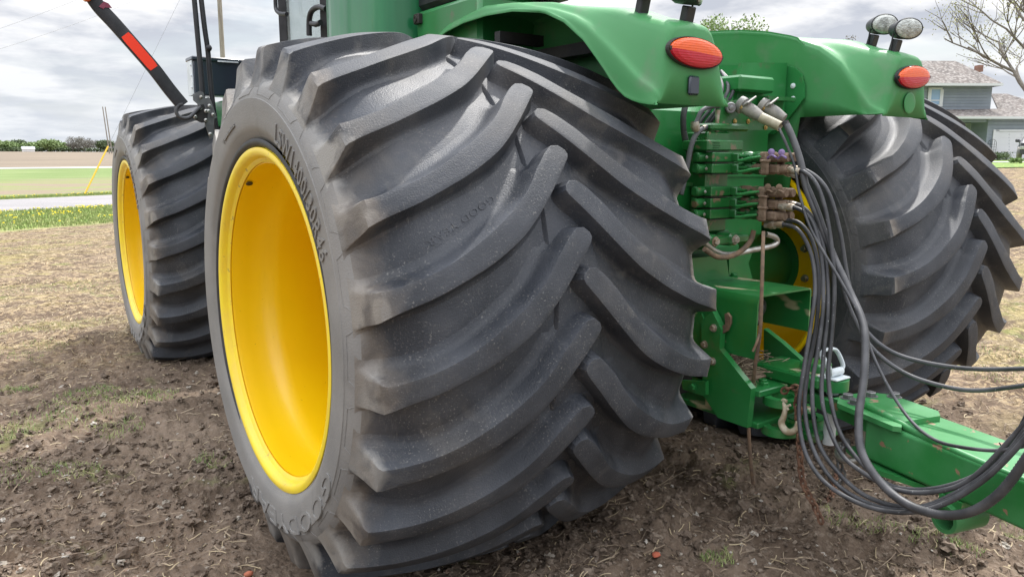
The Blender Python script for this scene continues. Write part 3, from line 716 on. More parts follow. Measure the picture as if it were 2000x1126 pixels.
# angular casting at left, pale plate
b=MB(); b.prism([at(px,py,y=-.44) for px,py in ((1335,362),(1357,362),(1357,400),(1352,435),(1330,440),(1312,400))],(0,.06,0)); b.prism([at(px,py,y=-.45) for px,py in ((1333,355),(1362,357),(1362,364),(1333,363))],(0,.09,0)); b.build('casting',G,TR,30)
# axle housing blocks seen above the drawbar box
b=MB(); b.prism([at(px,py,y=-.50) for px,py in ((1345,505),(1418,497),(1424,540),(1424,560),(1345,560))],(0,.1,0)); b.prism([at(px,py,y=-.50) for px,py in ((1424,497),(1470,492),(1462,514),(1470,545),(1424,545))],(0,.06,0)); b.hexbolt(at(1433,539,y=-.56),(0,-.3,1),.016,.012); b.build('axle_housing',G,TR,30)
# ---------- drawbar box (inverted U)
b=MB(); z=.985
A=[(-.262,-.50),(.085,-.50),(.085,-.86),(-.262,-.86)]
prof=[(-.262,.73),(-.262,.945),(-.258,.965),(-.248,.979),(-.230,.985),(.065,.985),(.078,.982),(.085,.972),(.085,.80)]
inn=[(.077,.80),(.077,.968),(.070,.977),(-.228,.977),(-.243,.971),(-.251,.96),(-.254,.945),(-.254,.73)]
pts=prof+inn; nP=len(pts)
vs=[];fs=[]
for y in (-.50,-.86): vs+=[(x,y,zq if zq>.81 or y>-.6 else zq) for x,zq in pts]
fs=[(i,(i+1)%nP,(i+1)%nP+nP,i+nP) for i in range(nP)]
k=len(prof)
for i in range(k-1): fs.append((nP+i,nP+i+1,nP+nP-2-i,nP+nP-1-i)); 
b.add(vs,fs); DB=b.build('drawbar_guard',M['plate'],TR,30)
b=MB(); b.cyl((-.10,-.62,.86),(-.10,-.74,.86),.022,n=24); b.cyl((-.10,-.74,.86),(-.10,-.745,.86),.011,n=16)
for k in range(18):
    a=2*PI*k/18; c=Vector((-.10+.022*math.cos(a),0,.86+.022*math.sin(a))); b.cyl((c.x,-.64,c.z),(c.x,-.742,c.z),.003,n=6)
b.lathe([(0,.040),(.012,.040),(.014,.028),(.02,.026),(.03,.014),(.031,.001)],(-.02,-.68,.885),(0,-1,0),28); b.build('power_take_off_shaft',M['galv'],TR,40)
b=MB(); q=[at(px,py,x=-.275) for px,py in ((1419,612),(1424,610),(1430,618),(1430,630),(1424,645),(1412,652),(1405,650),(1408,640),(1420,632))]; b.prism(q,(-.012,0,0)); b.build('bent_clip',M['strap'],TR,30)
# bunched straw and mud under the guard
# ---------- hitch side plates
b=MB(); HP=[(1391,607),(1408,642),(1405,681),(1467,759),(1459,835),(1402,815),(1373,771),(1369,627)]
b.prism([at(px,py,x=-.30) for px,py in HP],(.03,0,0)); SP=b.build('hitch_side_plate',G,TR,20)
for px,py in ((1394,640),(1376,672),(1392,705)):
    b=MB(); b.hexbolt(at(px,py,x=-.302),(-1,0,0),.0125,.012); b.build('plate_bolt',M['dirtysteel'],SP,30)
b=MB(); b.prism([at(px,py,x=-.33) for px,py in ((1330,742),(1378,745),(1378,771),(1372,772),(1334,760))],(.02,0,0)); b.hexbolt(at(1354,755,x=-.335),(-1,0,0),.014,.012); b.build('lower_tab',G,SP,30)
b=MB(); b.prism([at(px,py,x=-.27) for px,py in ((1350,622),(1370,612),(1380,640),(1380,745),(1352,742))],(.02,0,0)); b.build('inner_plate',G,SP,30)
b=MB(); b.prism([at(px,py,x=.13) for px,py in ((1500,640),(1535,667),(1572,700),(1572,730),(1500,730))],(-.03,0,0)); b.build('hitch_side_plate',G,TR,20)
# cross plates top/bottom
b=MB(); b.box((-.27,-.90,.585),(.12,-.45,.612),bev=.004); b.box((-.27,-.90,.455),(.12,-.45,.48),bev=.004); b.box((-.27,-.66,.48),(.12,-.63,.585)); b.box((-.10,-1.0,.612),(.10,-.72,.665),bev=.008); XP=b.build('hitch_cross_plate',M['plate'],TR,30)
for x,y in ((-.16,-.83),(-.06,-.80),(-.19,-.86)):
    b=MB(); b.hexbolt((x,y,.612),(0,0,1),.018,.014); b.build('plate_bolt',G,XP,30)
def ring_plate(b,cx,cy,z0,z1,R,r,ext):
    n=28; vs=[];fs=[]
    for z in (z0,z1):
        for q in range(n):
            a=2*PI*q/n; vs.append((cx+R*math.cos(a),cy+R*.95*math.sin(a),z))
        for q in range(n):
            a=2*PI*q/n; vs.append((cx+r*math.cos(a),cy+r*math.sin(a),z))
    N2=2*n
    for q in range(n):
        p=(q+1)%n
        fs+=[(N2+q,N2+p,N2+n+p,N2+n+q),(q,n+q,n+p,p),(q,p,N2+p,N2+q),(n+p,n+q,N2+n+q,N2+n+p)]
    b.add(vs,fs)
for cx in (-.165,.0):
    b=MB(); ring_plate(b,cx,-.93,.552,.584,.078,.045,0); b.build('tow_eye',G,TR,30); b=MB(); ring_plate(b,cx,-.93,.432,.466,.078,.045,0); b.build('tow_eye',G,TR,30)
b=MB(); ring_plate(b,-.018,-1.05,.617,.660,.062,.024,0); b.box((-.085,-1.03,.617),(.05,-.92,.661),bev=.008)
b.box((-.03,-.99,.56),(.07,-.90,.70),bev=.008); HC=b.build('hitch_clevis',G,TR,30); b=MB(); b.box((-.1,-1.04,.40),(.08,-.9,.44),bev=.01); b.build('lower_clevis',G,TR,30)
b=MB(); b.cyl((-.018,-1.05,.39),(-.018,-1.05,.662),.0235,n=24); b.box((-.065,-1.095,.662),(.03,-1.01,.670),bev=.003); b.cyl((-.060,-1.055,.686),(.022,-1.055,.686),.016,n=20)
HPN=b.build('hitch_pin',M['white_metal'],TR,40)
b=MB(); q=[(-.055,-1.055,.684),(-.070,-1.06,.712),(-.070,-1.03,.750),(-.050,-1.02,.768),(.012,-1.02,.768),(.034,-1.03,.750),(.034,-1.055,.705),(.018,-1.055,.686)]
b.tube(q,.0115,n=10,smooth=4,flat=.6); b.build('pin_handle',M['white_metal'],HPN,50)
# hanging strap
hose('hanging_strap',[at(1491,452,x=-.20),at(1489,520,x=-.27),at(1487,590,x=-.29),at(1484,650,x=-.29),at(1474,720,x=-.27),at(1471,747,x=-.24)],.0075,M['strap'],TR,flat=.5)
hose('hanging_strap',[at(1462,835,x=-.29),at(1464,870,x=-.29),at(1467,910,x=-.29),at(1471,945,x=-.27)],.009,M['strap'],TR,flat=.4)
hose('strap_end',[at(1483,650,x=-.29),at(1478,668,x=-.31),at(1470,686,x=-.32)],.005,M['strap'],TR,flat=.5)
#@@TONGUE
TG=empty('implement_tongue',(-.04,-1.1,.4)); tag(TG,'green bolted implement tongue pinned to the tractor and running off to the right','drawbar')
dirT=Vector((-.235,-.972,0)).normalized(); sideT=Vector((dirT.y,-dirT.x,0)) # points to -x side? 
if sideT.x>0: sideT=-sideT
OT=Vector((-.018,-1.05,0))
def tp(s,w,z): return OT+dirT*s+sideT*w+Vector((0,0,z))-Vector(TG.location)
def tbox(b,s0,s1,w0,w1,z0,z1,mi=None): 
    b.prism([tp(s0,w0,z0),tp(s1,w0,z0),tp(s1,w1,z0),tp(s0,w1,z0)],(0,0,z1-z0),mi)
b=MB(); tbox(b,.30,3.2,-.125,.135,.465,.612); BEAM=b.build('tongue_beam',M['tongue'],TG,20); 
bv=BEAM.modifiers.new('b','BEVEL'); bv.width=.012; bv.segments=3
b=MB(); b.prism([tp(.115,-.055,.613),tp(.17,-.118,.613),tp(.38,-.118,.613),tp(.42,-.08,.613),tp(.42,.10,.613),tp(.46,.142,.613),tp(.44,.160,.613),tp(.18,.150,.613),tp(.115,.075,.613)],(0,0,.018)); TPL=b.build('tongue_top_plate',M['tongue'],TG,20)
b=MB(); b.prism([tp(.19,-.08,.44),tp(.36,-.13,.44),tp(.60,-.10,.44),tp(.60,.10,.44),tp(.38,.165,.44),tp(.19,.10,.44)],(0,0,.018)); b.build('tongue_bottom_plate',M['tongue'],TG,20)
b=MB(); b.prism([tp(-.07,-.04,.545),tp(-.05,-.065,.545),tp(.26,-.075,.545),tp(.26,.085,.545),tp(-.05,.065,.545),tp(-.07,.04,.545)],(0,0,.048)); 
b.prism([tp(.08,-.07,.545),tp(.30,-.09,.545),tp(.30,.10,.545),tp(.08,.075,.545)],(0,0,.067)); b.build('tongue_eye',M['tongue'],TG,20)
b=MB(); b.lathe([(0,.040),(.003,.041),(.0035,.026)],tp(0,0,.5935),(0,0,1),24); b.build('eye_bushing',M['dark'],TG,30)
for s_,w_ in ((.16,-.01),(.15,.09),(.21,.115),(.20,-.085)):
    b=MB(); b.hexbolt(tp(s_,w_-.02,.631),(0,0,1),.020,.016); b.build('hex_bolt',M['galv'],TG,25)
b=MB(); b.tube([tp(.24,.085,.632),tp(.27,.095,.640),(tp(.60,.118,.614)),tp(.90,.122,.609)],[.006,.014,.013,.008],n=12,smooth=5); b.build('weld_rib',M['tongue'],TG,50)
b=MB(); c0=tp(.66,.16,.40); c1=tp(.66,.02,.40); b.lathe([(0,.034),(0,.046),(.006,.048),((c1-c0).length,.048)],c0,c1-c0,28,cap=False); b.lathe([(0,.034),(.12,.034)],c0,c1-c0,28); tbox(b,.62,.70,.02,.14,.40,.466); b.build('jack_mount_tube',M['tongue'],TG,40)
b=MB(); b.cyl(tp(.20,.02,.38),tp(.20,.02,.545),.028,n=20); b.tube([tp(.12,.06,.44),tp(.16,.11,.42),tp(.22,.13,.42),tp(.27,.10,.44),tp(.28,.05,.45)],.011,n=10,smooth=5); b.build('retaining_bolt',M['steel'],TG,40)
# ---------- hoses to the implement (each its own thing)
def hx(pts,xs):
    k=np.interp(np.linspace(0,1,len(pts)),np.linspace(0,1,len(xs)),xs); return [at(px,py,x=float(x)) for (px,py),x in zip(pts,k)]
hoses=[
 ('grey black hydraulic hose from the lowest coupler, making the lowest outer loop',[(1500,440),(1530,438),(1560,450),(1584,495),(1592,560),(1583,640),(1570,720),(1560,800),(1572,880),(1610,940),(1680,983),(1760,1000),(1840,985),(1930,930),(2012,845)],[-.06,-.08,-.25,-.38,-.42,-.46],.0078),
 ('muddy hydraulic hose behind the lowest one, leaving the bottom coupler',[(1500,432),(1535,430),(1565,438),(1590,480),(1600,560),(1592,650),(1577,730),(1572,800),(1590,880),(1635,945),(1705,985),(1780,995),(1865,970),(1945,912),(2012,838)],[-.03,-.05,-.2,-.36,-.40,-.45],.0078),
 ('hydraulic hose from the middle coupler with a pale blue scuff down its length',[(1520,402),(1555,406),(1585,430),(1604,500),(1608,590),(1598,680),(1586,760),(1598,860),(1640,925),(1700,972),(1790,990),(1880,955),(1950,905),(2012,826)],[-.06,-.08,-.22,-.35,-.40,-.44],.0078),
 ('hydraulic hose from the middle coupler, third strand of the hanging loop',[(1525,397),(1565,402),(1595,440),(1613,510),(1617,600),(1608,700),(1607,790),(1640,880),(1690,925),(1750,955),(1820,960),(1900,932),(2012,815)],[-.03,-.05,-.18,-.33,-.38,-.43],.0078),
 ('clean black hydraulic hose from the upper coupler, inner strand of the hanging loop',[(1530,331),(1570,335),(1600,370),(1620,450),(1630,560),(1624,660),(1618,740),(1635,830),(1675,895),(1735,945),(1810,955),(1890,935),(1960,890),(2012,800)],[-.05,-.05,-.15,-.31,-.37,-.42],.0078),
 ('upper of the two black hoses that run level off to the right',[(1530,327),(1575,333),(1615,370),(1640,450),(1655,540),(1672,610),(1700,655),(1745,688),(1810,708),(1900,720),(2015,719)],[-.03,-.03,-.02,0,0],.0078),
 ('lower of the two black hoses that run level off to the right',[(1530,334),(1565,345),(1590,390),(1618,470),(1645,560),(1668,620),(1700,675),(1750,718),(1810,745),(1900,762),(2015,750)],[-.03,-.05,-.06,-.06,-.04],.0078),
]
for lab,pts,xs,r in hoses:
    P=hx(pts,xs)
    b=MB(); b.tube(P,r,n=12,smooth=8,mi=0)
    d=(P[1]-P[0]).normalized()
    H=b.build('hydraulic_hose',M['black'],None,60); tag(H,lab,'hose','hydraulic hoses between tractor and implement')
    if pts[0][1]<450:
        b=MB(); b.lathe([(-.045,.010),(-.02,.012),(-.018,.0155),(.005,.0155),(.006,.013),(.02,.013),(.022,.0145),(.045,.0138),(.05,.011)],P[0]+d*.03,d,6 if 0 else 12); b.lathe([(-.018,.0165),(.006,.0165)],P[0]+d*.03,d,6,cap=True); b.build('hose_fitting',M['dirtysteel'],H,30)
# ribbed conduit
P=catmull(hx([(1533,238),(1545,262),(1562,310),(1576,370),(1600,430),(1628,500),(1660,570),(1682,620),(1690,665),(1687,740),(1677,820),(1686,890),(1735,957),(1800,996),(1880,1003),(1950,965),(2012,885)],[-.03,-.04,-.05,-.2,-.38,-.44,-.49]),30)
R_=[.0128+(.0017 if i%2 else 0) for i in range(len(P))]
b=MB(); b.tube(P,R_,n=12); o=b.build('ribbed_conduit',M['conduit'],None,80); tag(o,'thick ribbed black cable conduit from the electrical plug, hanging in the outermost loop','cable conduit')
b=MB(); b.tube(hx([(1522,252),(1535,280),(1552,325),(1562,380),(1585,450),(1640,545),(1682,622),(1700,680),(1722,730),(1756,790),(1790,832),(1830,860),(1880,873),(1950,879),(2012,868)],[-.03,-.06,-.12,-.15,-.2,-.36,-.46]),.0055,n=8,smooth=8); o=b.build('wiring_cable',M['black'],None,60); tag(o,'thin twisted black wire crossing over the tongue bolts','cable')
b=MB(); q=at(1950,877,x=-.42); b.tube([q+Vector((.0,0,.02)),q+Vector((.01,-.01,.0)),q+Vector((.0,-.01,-.03))],.002,n=5); 
cz_=b.build('cable_tie',M['dark'],None); cz_.parent=o
# ---------- chain with hook
CH=empty('safety_chain',tuple(at(1560,780,x=-.2))); tag(CH,'rusty safety chain with a cream grab hook, hanging from the hitch down to the soil','chain')
def chain(pts,r=.0048,L=.034):
    P=catmull([Vector(p) for p in pts],40); d=[0]
    for i in range(1,len(P)): d.append(d[-1]+(P[i]-P[i-1]).length)
    n=int(d[-1]/(L*.72)); b=MB()
    for k in range(n):
        s_=(k+.5)*d[-1]/n; i=min(range(len(d)),key=lambda q:abs(d[q]-s_)); p=P[i]; t=(P[min(i+1,len(P)-1)]-P[max(i-1,0)]).normalized()
        up=Vector((1,0,0)) if abs(t.x)<.8 else Vector((0,1,0)); e=(up-t*up.dot(t)).normalized(); e2=t.cross(e)
        e=e if k%2 else e2; q=[]
        for j in range(17):
            a=2*PI*j/16; q.append(p+t*(L*.5*math.cos(a))+e*(L*.33*math.sin(a)))
        b.tube(q,r,n=6,cap=False)
    return b
def rel(o,par):
    o.parent=par; o.location=Vector(o.location)-Vector(par.location)
c1=chain(hx([(1560,760),(1556,790),(1560,830),(1562,880),(1568,940),(1590,985),(1605,1020)],[-.2,-.2,-.25,-.3])).build('chain_links',M['rust']); rel(c1,CH)
c2=chain(hx([(1528,765),(1545,757),(1562,762),(1562,800),(1556,818)],[-.22,-.21])).build('chain_links',M['rust']); rel(c2,CH)
c3=chain([at(1590,1015,z=.02),at(1605,985,z=.015),at(1625,965,z=.02),at(1630,935,z=.03),at(1645,915,z=.02)]).build('chain_links',M['rust']); rel(c3,CH)
b=MB(); hk=hx([(1529,782),(1533,797),(1531,812),(1526,826),(1534,840),(1545,843),(1555,836),(1557,822)],[-.22]); b.tube(hk,[.007,.009,.011,.013,.014,.013,.011,.006],n=12,smooth=6); b.tube(hx([(1524,788),(1530,780),(1537,784)],[-.22]),.006,n=8,smooth=4); b.tube(hx([(1540,800),(1537,794),(1544,790)],[-.22]),.005,n=8,smooth=4); o=b.build('grab_hook',M['cream']); rel(o,CH)
c=chain(hx([(1655,860),(1647,880),(1640,900),(1645,930),(1637,945)],[-.12,-.14]),.005,.04).build('steel_chain',M['galv']); tag(c,'short bright steel chain hanging under the tongue bolt','chain')
#@@GROUND
def vnoise(x,y,seed):
    xi=np.floor(x).astype(np.int64); yi=np.floor(y).astype(np.int64); fx=x-xi; fy=y-yi
    fx=fx*fx*(3-2*fx); fy=fy*fy*(3-2*fy)
    def h(a,b_):
        n=(a*374761393+b_*668265263+seed*974634777)&0xffffffff; n=((n^(n>>13))*1274126177)&0xffffffff; return ((n^(n>>16))&0xffff)/65535.
    return (h(xi,yi)*(1-fx)+h(xi+1,yi)*fx)*(1-fy)+(h(xi,yi+1)*(1-fx)+h(xi+1,yi+1)*fx)*fy
def sstep(a,b_,x): t=np.clip((x-a)/(b_-a),0,1); return t*t*(3-2*t)
def terrain(x,y):
    x=np.asarray(x,float);y=np.asarray(y,float)
    d=np.hypot(x-CAM[0],y-CAM[1]); az=np.degrees(np.arctan2(x-CAM[0],y-CAM[1]))
    side=sstep(40,58,az)*(1-sstep(110,150,az))
    z=side*1.30*sstep(8,52,d)
    z=z+3.4*sstep(120,460,d)*(1-side*.6)
    return z
def micro(x,y):
    d=np.hypot(x-CAM[0],y-CAM[1])
    k=1-sstep(9,20,d)
    z=np.zeros_like(x)
    z+=.09*(vnoise(x*.9+7,y*.9,1)-.5)+.06*(vnoise(x*2.3,y*2.3,2)-.5)
    r=1-np.abs(2*vnoise(x*5.5,y*5.5,3)-1); z+=.030*(r-.5)*vnoise(x*1.1,y*1.1,9)*1.6
    r=np.abs(2*vnoise(x*13,y*13,4)-1); z+=.036*(1-r)*(.5+vnoise(x*1.7,y*1.7,12))-.014
    r=np.abs(2*vnoise(x*31,y*31,5)-1); z+=.021*(1-r)*(.4+vnoise(x*2.9,y*2.9,13))*(1-sstep(6,11,d))
    r=np.abs(2*vnoise(x*66,y*66,6)-1); z+=.008*(1-r)*(1-sstep(4.5,8,d))
    # tyres press the soil
    for (wx,wy) in ((-XO+.7,0),(XO-.7,0),(-1.09,WB),(1.12,WB)):
        q=np.exp(-(((x-wx)/.75)**4+((y-wy)/.42)**4)); z=z*(1-q)-.03*q
        e=np.exp(-(((x-wx)/.95)**4+((y-wy)/.62)**4))-q; z+=.02*np.clip(e,0,1)
    return z*k
az_f=np.radians(np.arange(-14,86,.17)); az_c=np.radians(np.concatenate([np.arange(86,346,4.)]))
AZ=np.concatenate([az_f,az_c]); nr=[.35]
while nr[-1]<1500: nr.append(nr[-1]*(1.0105 if nr[-1]<14 else 1.03))
RR=np.array(nr); aa,rr_=np.meshgrid(AZ,RR)
gx=CAM[0]+rr_*np.sin(aa); gy=CAM[1]+rr_*np.cos(aa); gz=terrain(gx,gy)+micro(gx,gy)
V=np.stack([gx.ravel(),gy.ravel(),gz.ravel()],1); nA=len(AZ); nR=len(RR)
i,j=np.meshgrid(np.arange(nR-1),np.arange(nA),indexing='ij'); j2=(j+1)%nA
F=np.stack([i*nA+j,(i+1)*nA+j,(i+1)*nA+j2,i*nA+j2],-1).reshape(-1,4)
V=np.vstack([V,[[CAM[0],CAM[1],float(micro(np.array([CAM[0]]),np.array([CAM[1]]))[0])]]])
# ground material
def ground_mat():
    m=bpy.data.materials.new('bare_soil'); m.use_nodes=True; nt=m.node_tree;N=nt.nodes;L=nt.links;b=N['Principled BSDF']; b.inputs['Roughness'].default_value=.92; b.inputs['Specular IOR Level'].default_value=.2
    geo=N.new('ShaderNodeNewGeometry'); P=geo.outputs['Position']
    def noise(s,d=6,w=0,st=None):
        n=N.new('ShaderNodeTexNoise'); n.inputs['Scale'].default_value=s; n.inputs['Detail'].default_value=d; n.inputs['Distortion'].default_value=w
        if st:
            mp=N.new('ShaderNodeMapping'); mp.inputs['Scale'].default_value=st; mp.inputs['Rotation'].default_value=(0,0,-.49); L.new(P,mp.inputs[0]); L.new(mp.outputs[0],n.inputs[0])
        else: L.new(P,n.inputs[0])
        return n.outputs[0]
    def rg(v,a,c):
        r=N.new('ShaderNodeMapRange'); r.inputs[1].default_value=a; r.inputs[2].default_value=c; L.new(v,r.inputs[0]); return r.outputs[0]
    def mx(f,a,c):
        x=N.new('ShaderNodeMix'); x.data_type='RGBA'; L.new(f,x.inputs[0])
        for k,q in ((6,a),(7,c)):
            if isinstance(q,tuple): x.inputs[k].default_value=(*q,1)
            else: L.new(q,x.inputs[k])
        return x.outputs[2]
    def ma(op,a,c):
        q=N.new('ShaderNodeMath'); q.operation=op
        for k,v in ((0,a),(1,c)):
            if isinstance(v,(int,float)): q.inputs[k].default_value=v
            else: L.new(v,q.inputs[k])
        return q.outputs[0]
    soil=mx(rg(noise(2.2,8),.35,.65),(.095,.067,.047),(.21,.157,.115))
    soil=mx(ma('MULTIPLY',rg(noise(45,6),.52,.68),.6),soil,(.25,.20,.155))
    lit_=mx(rg(noise(2.0,9),.35,.65),(.105,.073,.050),(.225,.165,.118)); lit_=mx(ma('MULTIPLY',rg(noise(40,6),.50,.66),.5),lit_,(.34,.28,.22)); lit_=mx(ma('MULTIPLY',rg(noise(13,9,.6),.48,.62),.8),lit_,(.09,.064,.047))
    # dry pale stubble soil, farther from the wheels
    sep=N.new('ShaderNodeSeparateXYZ'); L.new(P,sep.inputs[0]); X,Y=sep.outputs[0],sep.outputs[1]
    # distance outside the worked patch : far in y on the left, far in x on the right
    wob=ma('MULTIPLY',ma('SUBTRACT',noise(.55,4),.5),3.2)
    d1=ma('ADD',ma('SUBTRACT',ma('SUBTRACT',Y,ma('MULTIPLY',X,.5)),4.6),wob)   # left field
    left=rg(d1,-1.0,2.0)
    d2=ma('ADD',ma('SUBTRACT',ma('ADD',X,ma('MULTIPLY',Y,.35)),1.6),ma('MULTIPLY',wob,.5)); right=rg(d2,-1,1.2)
    far=ma('MAXIMUM',left,right)
    straw=mx(rg(noise(16,10,1.2),.44,.58),(.105,.073,.048),(.37,.28,.165))
    shade_moist=rg(ma('ADD',ma('ADD',X,wob),ma('MULTIPLY',Y,-.12)),-2.9,-1.7); soil=mx(shade_moist,lit_,soil)  # darker soil under the tractor: its shade painted in along with damp
    dry=mx(ma('MULTIPLY',rg(noise(1.3,6),.42,.62),.5),straw,(.22,.165,.12)); 
    dry=mx(ma('MULTIPLY',rg(noise(1.1,9,.8,(.5,1.5,1)),.50,.64),.42),dry,(.29,.26,.085))
    dry=mx(ma('MULTIPLY',rg(noise(5,10,.5,(.6,1.3,1)),.50,.60),.8),dry,(.11,.078,.055))
    c=mx(far,soil,dry)
    c=mx(ma('MULTIPLY',rg(noise(1.7,8,.8),.60,.70),.6),c,(.14,.17,.045))
    # bands beyond the road (v = distance across the road direction)
    v=ma('SUBTRACT',ma('MULTIPLY',Y,.902),ma('MULTIPLY',X,.431)); v=ma('ADD',v,ma('MULTIPLY',ma('SUBTRACT',noise(.12,4),.5),2.0))
    isl=rg(ma('SUBTRACT',v,ma('MULTIPLY',X,.25)),8,12)
    vergec=mx(rg(noise(3,8),.4,.62),(.16,.25,.055),(.33,.35,.13))
    c=mx(ma('MULTIPLY',rg(v,15.2,15.8),isl),c,vergec)
    stub=mx(rg(noise(.55,10,1,(.25,1.6,1)),.44,.56),(.24,.185,.14),(.20,.24,.085))
    c=mx(ma('MULTIPLY',rg(v,29.5,30.5),isl),c,stub)
    c=mx(ma('MULTIPLY',rg(v,46,54),isl),c,mx(rg(noise(.5,9,.5,(.3,1.5,1)),.4,.6),(.13,.19,.06),(.20,.25,.10)))
    tanf=mx(rg(noise(.12,10,0,(.3,2.5,1)),.42,.58),(.235,.19,.14),(.17,.138,.104))
    c=mx(ma('MULTIPLY',rg(v,92,93),isl),c,tanf)
    # right: tan tilled field up to lawn
    L.new(c,b.inputs['Base Color'])
    bn=N.new('ShaderNodeBump'); bn.inputs['Strength'].default_value=.9; bn.inputs['Distance'].default_value=.02
    hsum=ma('ADD',noise(38,8),ma('MULTIPLY',noise(9,8),1.5)); L.new(hsum,bn.inputs['Height']); L.new(bn.outputs[0],b.inputs['Normal'])
    return m
M['soil']=ground_mat()
g=fastmesh('soil_ground',V,F,M['soil'],smooth=True)
tag(g,kind='structure')
fc=MB(); cidx=[(CAM[0]+.35*math.sin(a),CAM[1]+.35*math.cos(a)) for a in AZ[::12]]
fc.add([(x,y,float(micro(np.array([x]),np.array([y]))[0])) for x,y in cidx],[tuple(range(len(cidx)))[::-1]]); o=fc.build('soil_patch',M['soil'],None,0); tag(o,kind='structure')
# road + far road (ribbons)
def zt(x,y): return float(terrain(x,y))
def ribbon(name,p0,dv,L0,L1,w,m_,dz,seg=60,wob=0):
    n=Vector((-dv[1],dv[0])); V=[];F=[]
    for i in range(seg+1):
        s=L0+(L1-L0)*i/seg; 
        for k in range(5):
            t=w*k/4+ (wob*(random.random()-.5) if k in (0,4) else 0); x=p0[0]+dv[0]*s+n[0]*t; y=p0[1]+dv[1]*s+n[1]*t; V.append((x,y,zt(x,y)+dz-(.12 if k in (0,4) else 0)))
    for i in range(seg):
        for k in range(4): F.append((i*5+k,(i+1)*5+k,(i+1)*5+k+1,i*5+k+1))
    b=MB(); b.add(V,F); o=b.build(name,m_,None,60); tag(o,kind='structure'); return o
dv=Vector((.902,.431)).normalized()
M['asphalt']=mat('chip_seal_road',(.255,.24,.24),(.21,.20,.20),.8,.9,bump=.2,bscale=40,c3=(.30,.285,.285),s3=60,lo3=.5,hi3=.6,stretch=(.5,1.6,1))
ribbon('road',(-2.36,22.4),dv,-110,60,6.3,M['asphalt'],.09,seg=400,wob=.35)
ribbon('far_road',(0,103),Vector((.97,.25)),-200,300,4,mat('pale_gravel',(.42,.41,.37)),.15)
# ---------- clods, stones, straw, weeds
tw=1+5**.5; tw/=2
ICO=np.array([(-1,tw,0),(1,tw,0),(-1,-tw,0),(1,-tw,0),(0,-1,tw),(0,1,tw),(0,-1,-tw),(0,1,-tw),(tw,0,-1),(tw,0,1),(-tw,0,-1),(-tw,0,1)])/math.sqrt(1+tw*tw)
ICF=np.array([(0,11,5),(0,5,1),(0,1,7),(0,7,10),(0,10,11),(1,5,9),(5,11,4),(11,10,2),(10,7,6),(7,1,8),(3,9,4),(3,4,2),(3,2,6),(3,6,8),(3,8,9),(4,9,5),(2,4,11),(6,2,10),(8,6,7),(9,8,1)])
def subdiv(V,F):
    d={};V=[tuple(v) for v in V];out=[]
    def md(a,b_):
        k=(min(a,b_),max(a,b_))
        if k not in d:
            p=np.array(V[a])+np.array(V[b_]); p/=np.linalg.norm(p); d[k]=len(V); V.append(tuple(p))
        return d[k]
    for a,b_,c in F:
        x,y,z=md(a,b_),md(b_,c),md(c,a); out+=[(a,x,z),(b_,y,x),(c,z,y),(x,y,z)]
    return np.array(V),np.array(out)
IC2,IF2=subdiv(ICO,ICF)
def sample(n,r0,r1,a0=-13,a1=84,p=1.0):
    u=RNG.random(n); r=r0*(r1/r0)**(u**p); a=np.radians(a0+(a1-a0)*RNG.random(n)); a=np.where((r>7)&(a>.25)&(a<1.0),a*0+np.radians(-13+24*RNG.random(n)),a)
    return CAM[0]+r*np.sin(a),CAM[1]+r*np.cos(a),r
def under(x,y):
    k=np.zeros(len(x),bool)
    for (wx,wy) in ((-XO+.7,0),(XO-.7,0),(-1.09,WB),(1.12,WB)): k|=(np.abs(x-wx)<.72)&(np.abs(y-wy)<.30)
    return k
fard=lambda x,y: np.clip(.16+np.maximum(sstep(3.0,6.0,y-.5*x+0*x),sstep(.4,2.4,x+.35*y))*(.35+vnoise(x*1.2,y*1.2,33)),0,1)
def scatter_rocks(name,n,smin,smax,m_,r0=1.3,r1=9,sub=True,label=None):
    x,y,r=sample(n,r0,r1); k=~under(x,y); x,y,r=x[k],y[k],r[k]; n=len(x)
    clump=vnoise(x*1.6,y*1.6,21); k=RNG.random(n)<(.25+clump)*(1-.85*np.clip(fard(x,y)-.16,0,1)*2); x,y,r=x[k],y[k],r[k]; n=len(x)
    bv,bf=(IC2,IF2) if sub else (ICO,ICF)
    s=smin*(smax/smin)**(RNG.random(n)**2.4)*(1+.12*(r-r0)/3)
    m=len(bv)
    dirs=bv[None]*(1+.55*(RNG.random((n,m,1))-.5)*2)*np.array([1,1,.72])
    sc_=s[:,None,None]*(.7+.6*RNG.random((n,1,3)))
    th=RNG.random(n)*6.28; c_,s_=np.cos(th),np.sin(th)
    v=dirs*sc_; vx=v[...,0]*c_[:,None]-v[...,1]*s_[:,None]; vy=v[...,0]*s_[:,None]+v[...,1]*c_[:,None]
    z=terrain(x,y)+micro(x,y)+s*.18
    V=np.stack([vx+x[:,None],vy+y[:,None],v[...,2]+z[:,None]],-1).reshape(-1,3)
    F=(bf[None]+(np.arange(n)*m)[:,None,None]).reshape(-1,3)
    o=fastmesh(name,V,F,m_,smooth=False); tag(o,label,None,None,'stuff'); return o
def col_rand_mat(name,cols,rough=.9,bump=0):
    m=mat(name,cols[0],cols[1],9,rough,lo=.42,hi=.58,c3=cols[2] if len(cols)>2 else None,s3=23,lo3=.55,hi3=.6,bump=bump,bscale=80); return m
M['clod']=col_rand_mat('soil_clods',[(.105,.075,.053),(.18,.135,.10),(.23,.18,.135)],bump=.5)
M['stone']=col_rand_mat('pebbles',[(.30,.26,.21),(.48,.44,.38),(.26,.17,.12)],.7)
o=scatter_rocks('soil_clods',52000,.0035,.017,M['clod'],label='brown crumbly soil clods around the wheels'); o['category']='soil'
o=scatter_rocks('soil_clods',1500,.012,.036,M['clod'],label='larger broken lumps of soil among the crumbs'); o['category']='soil'
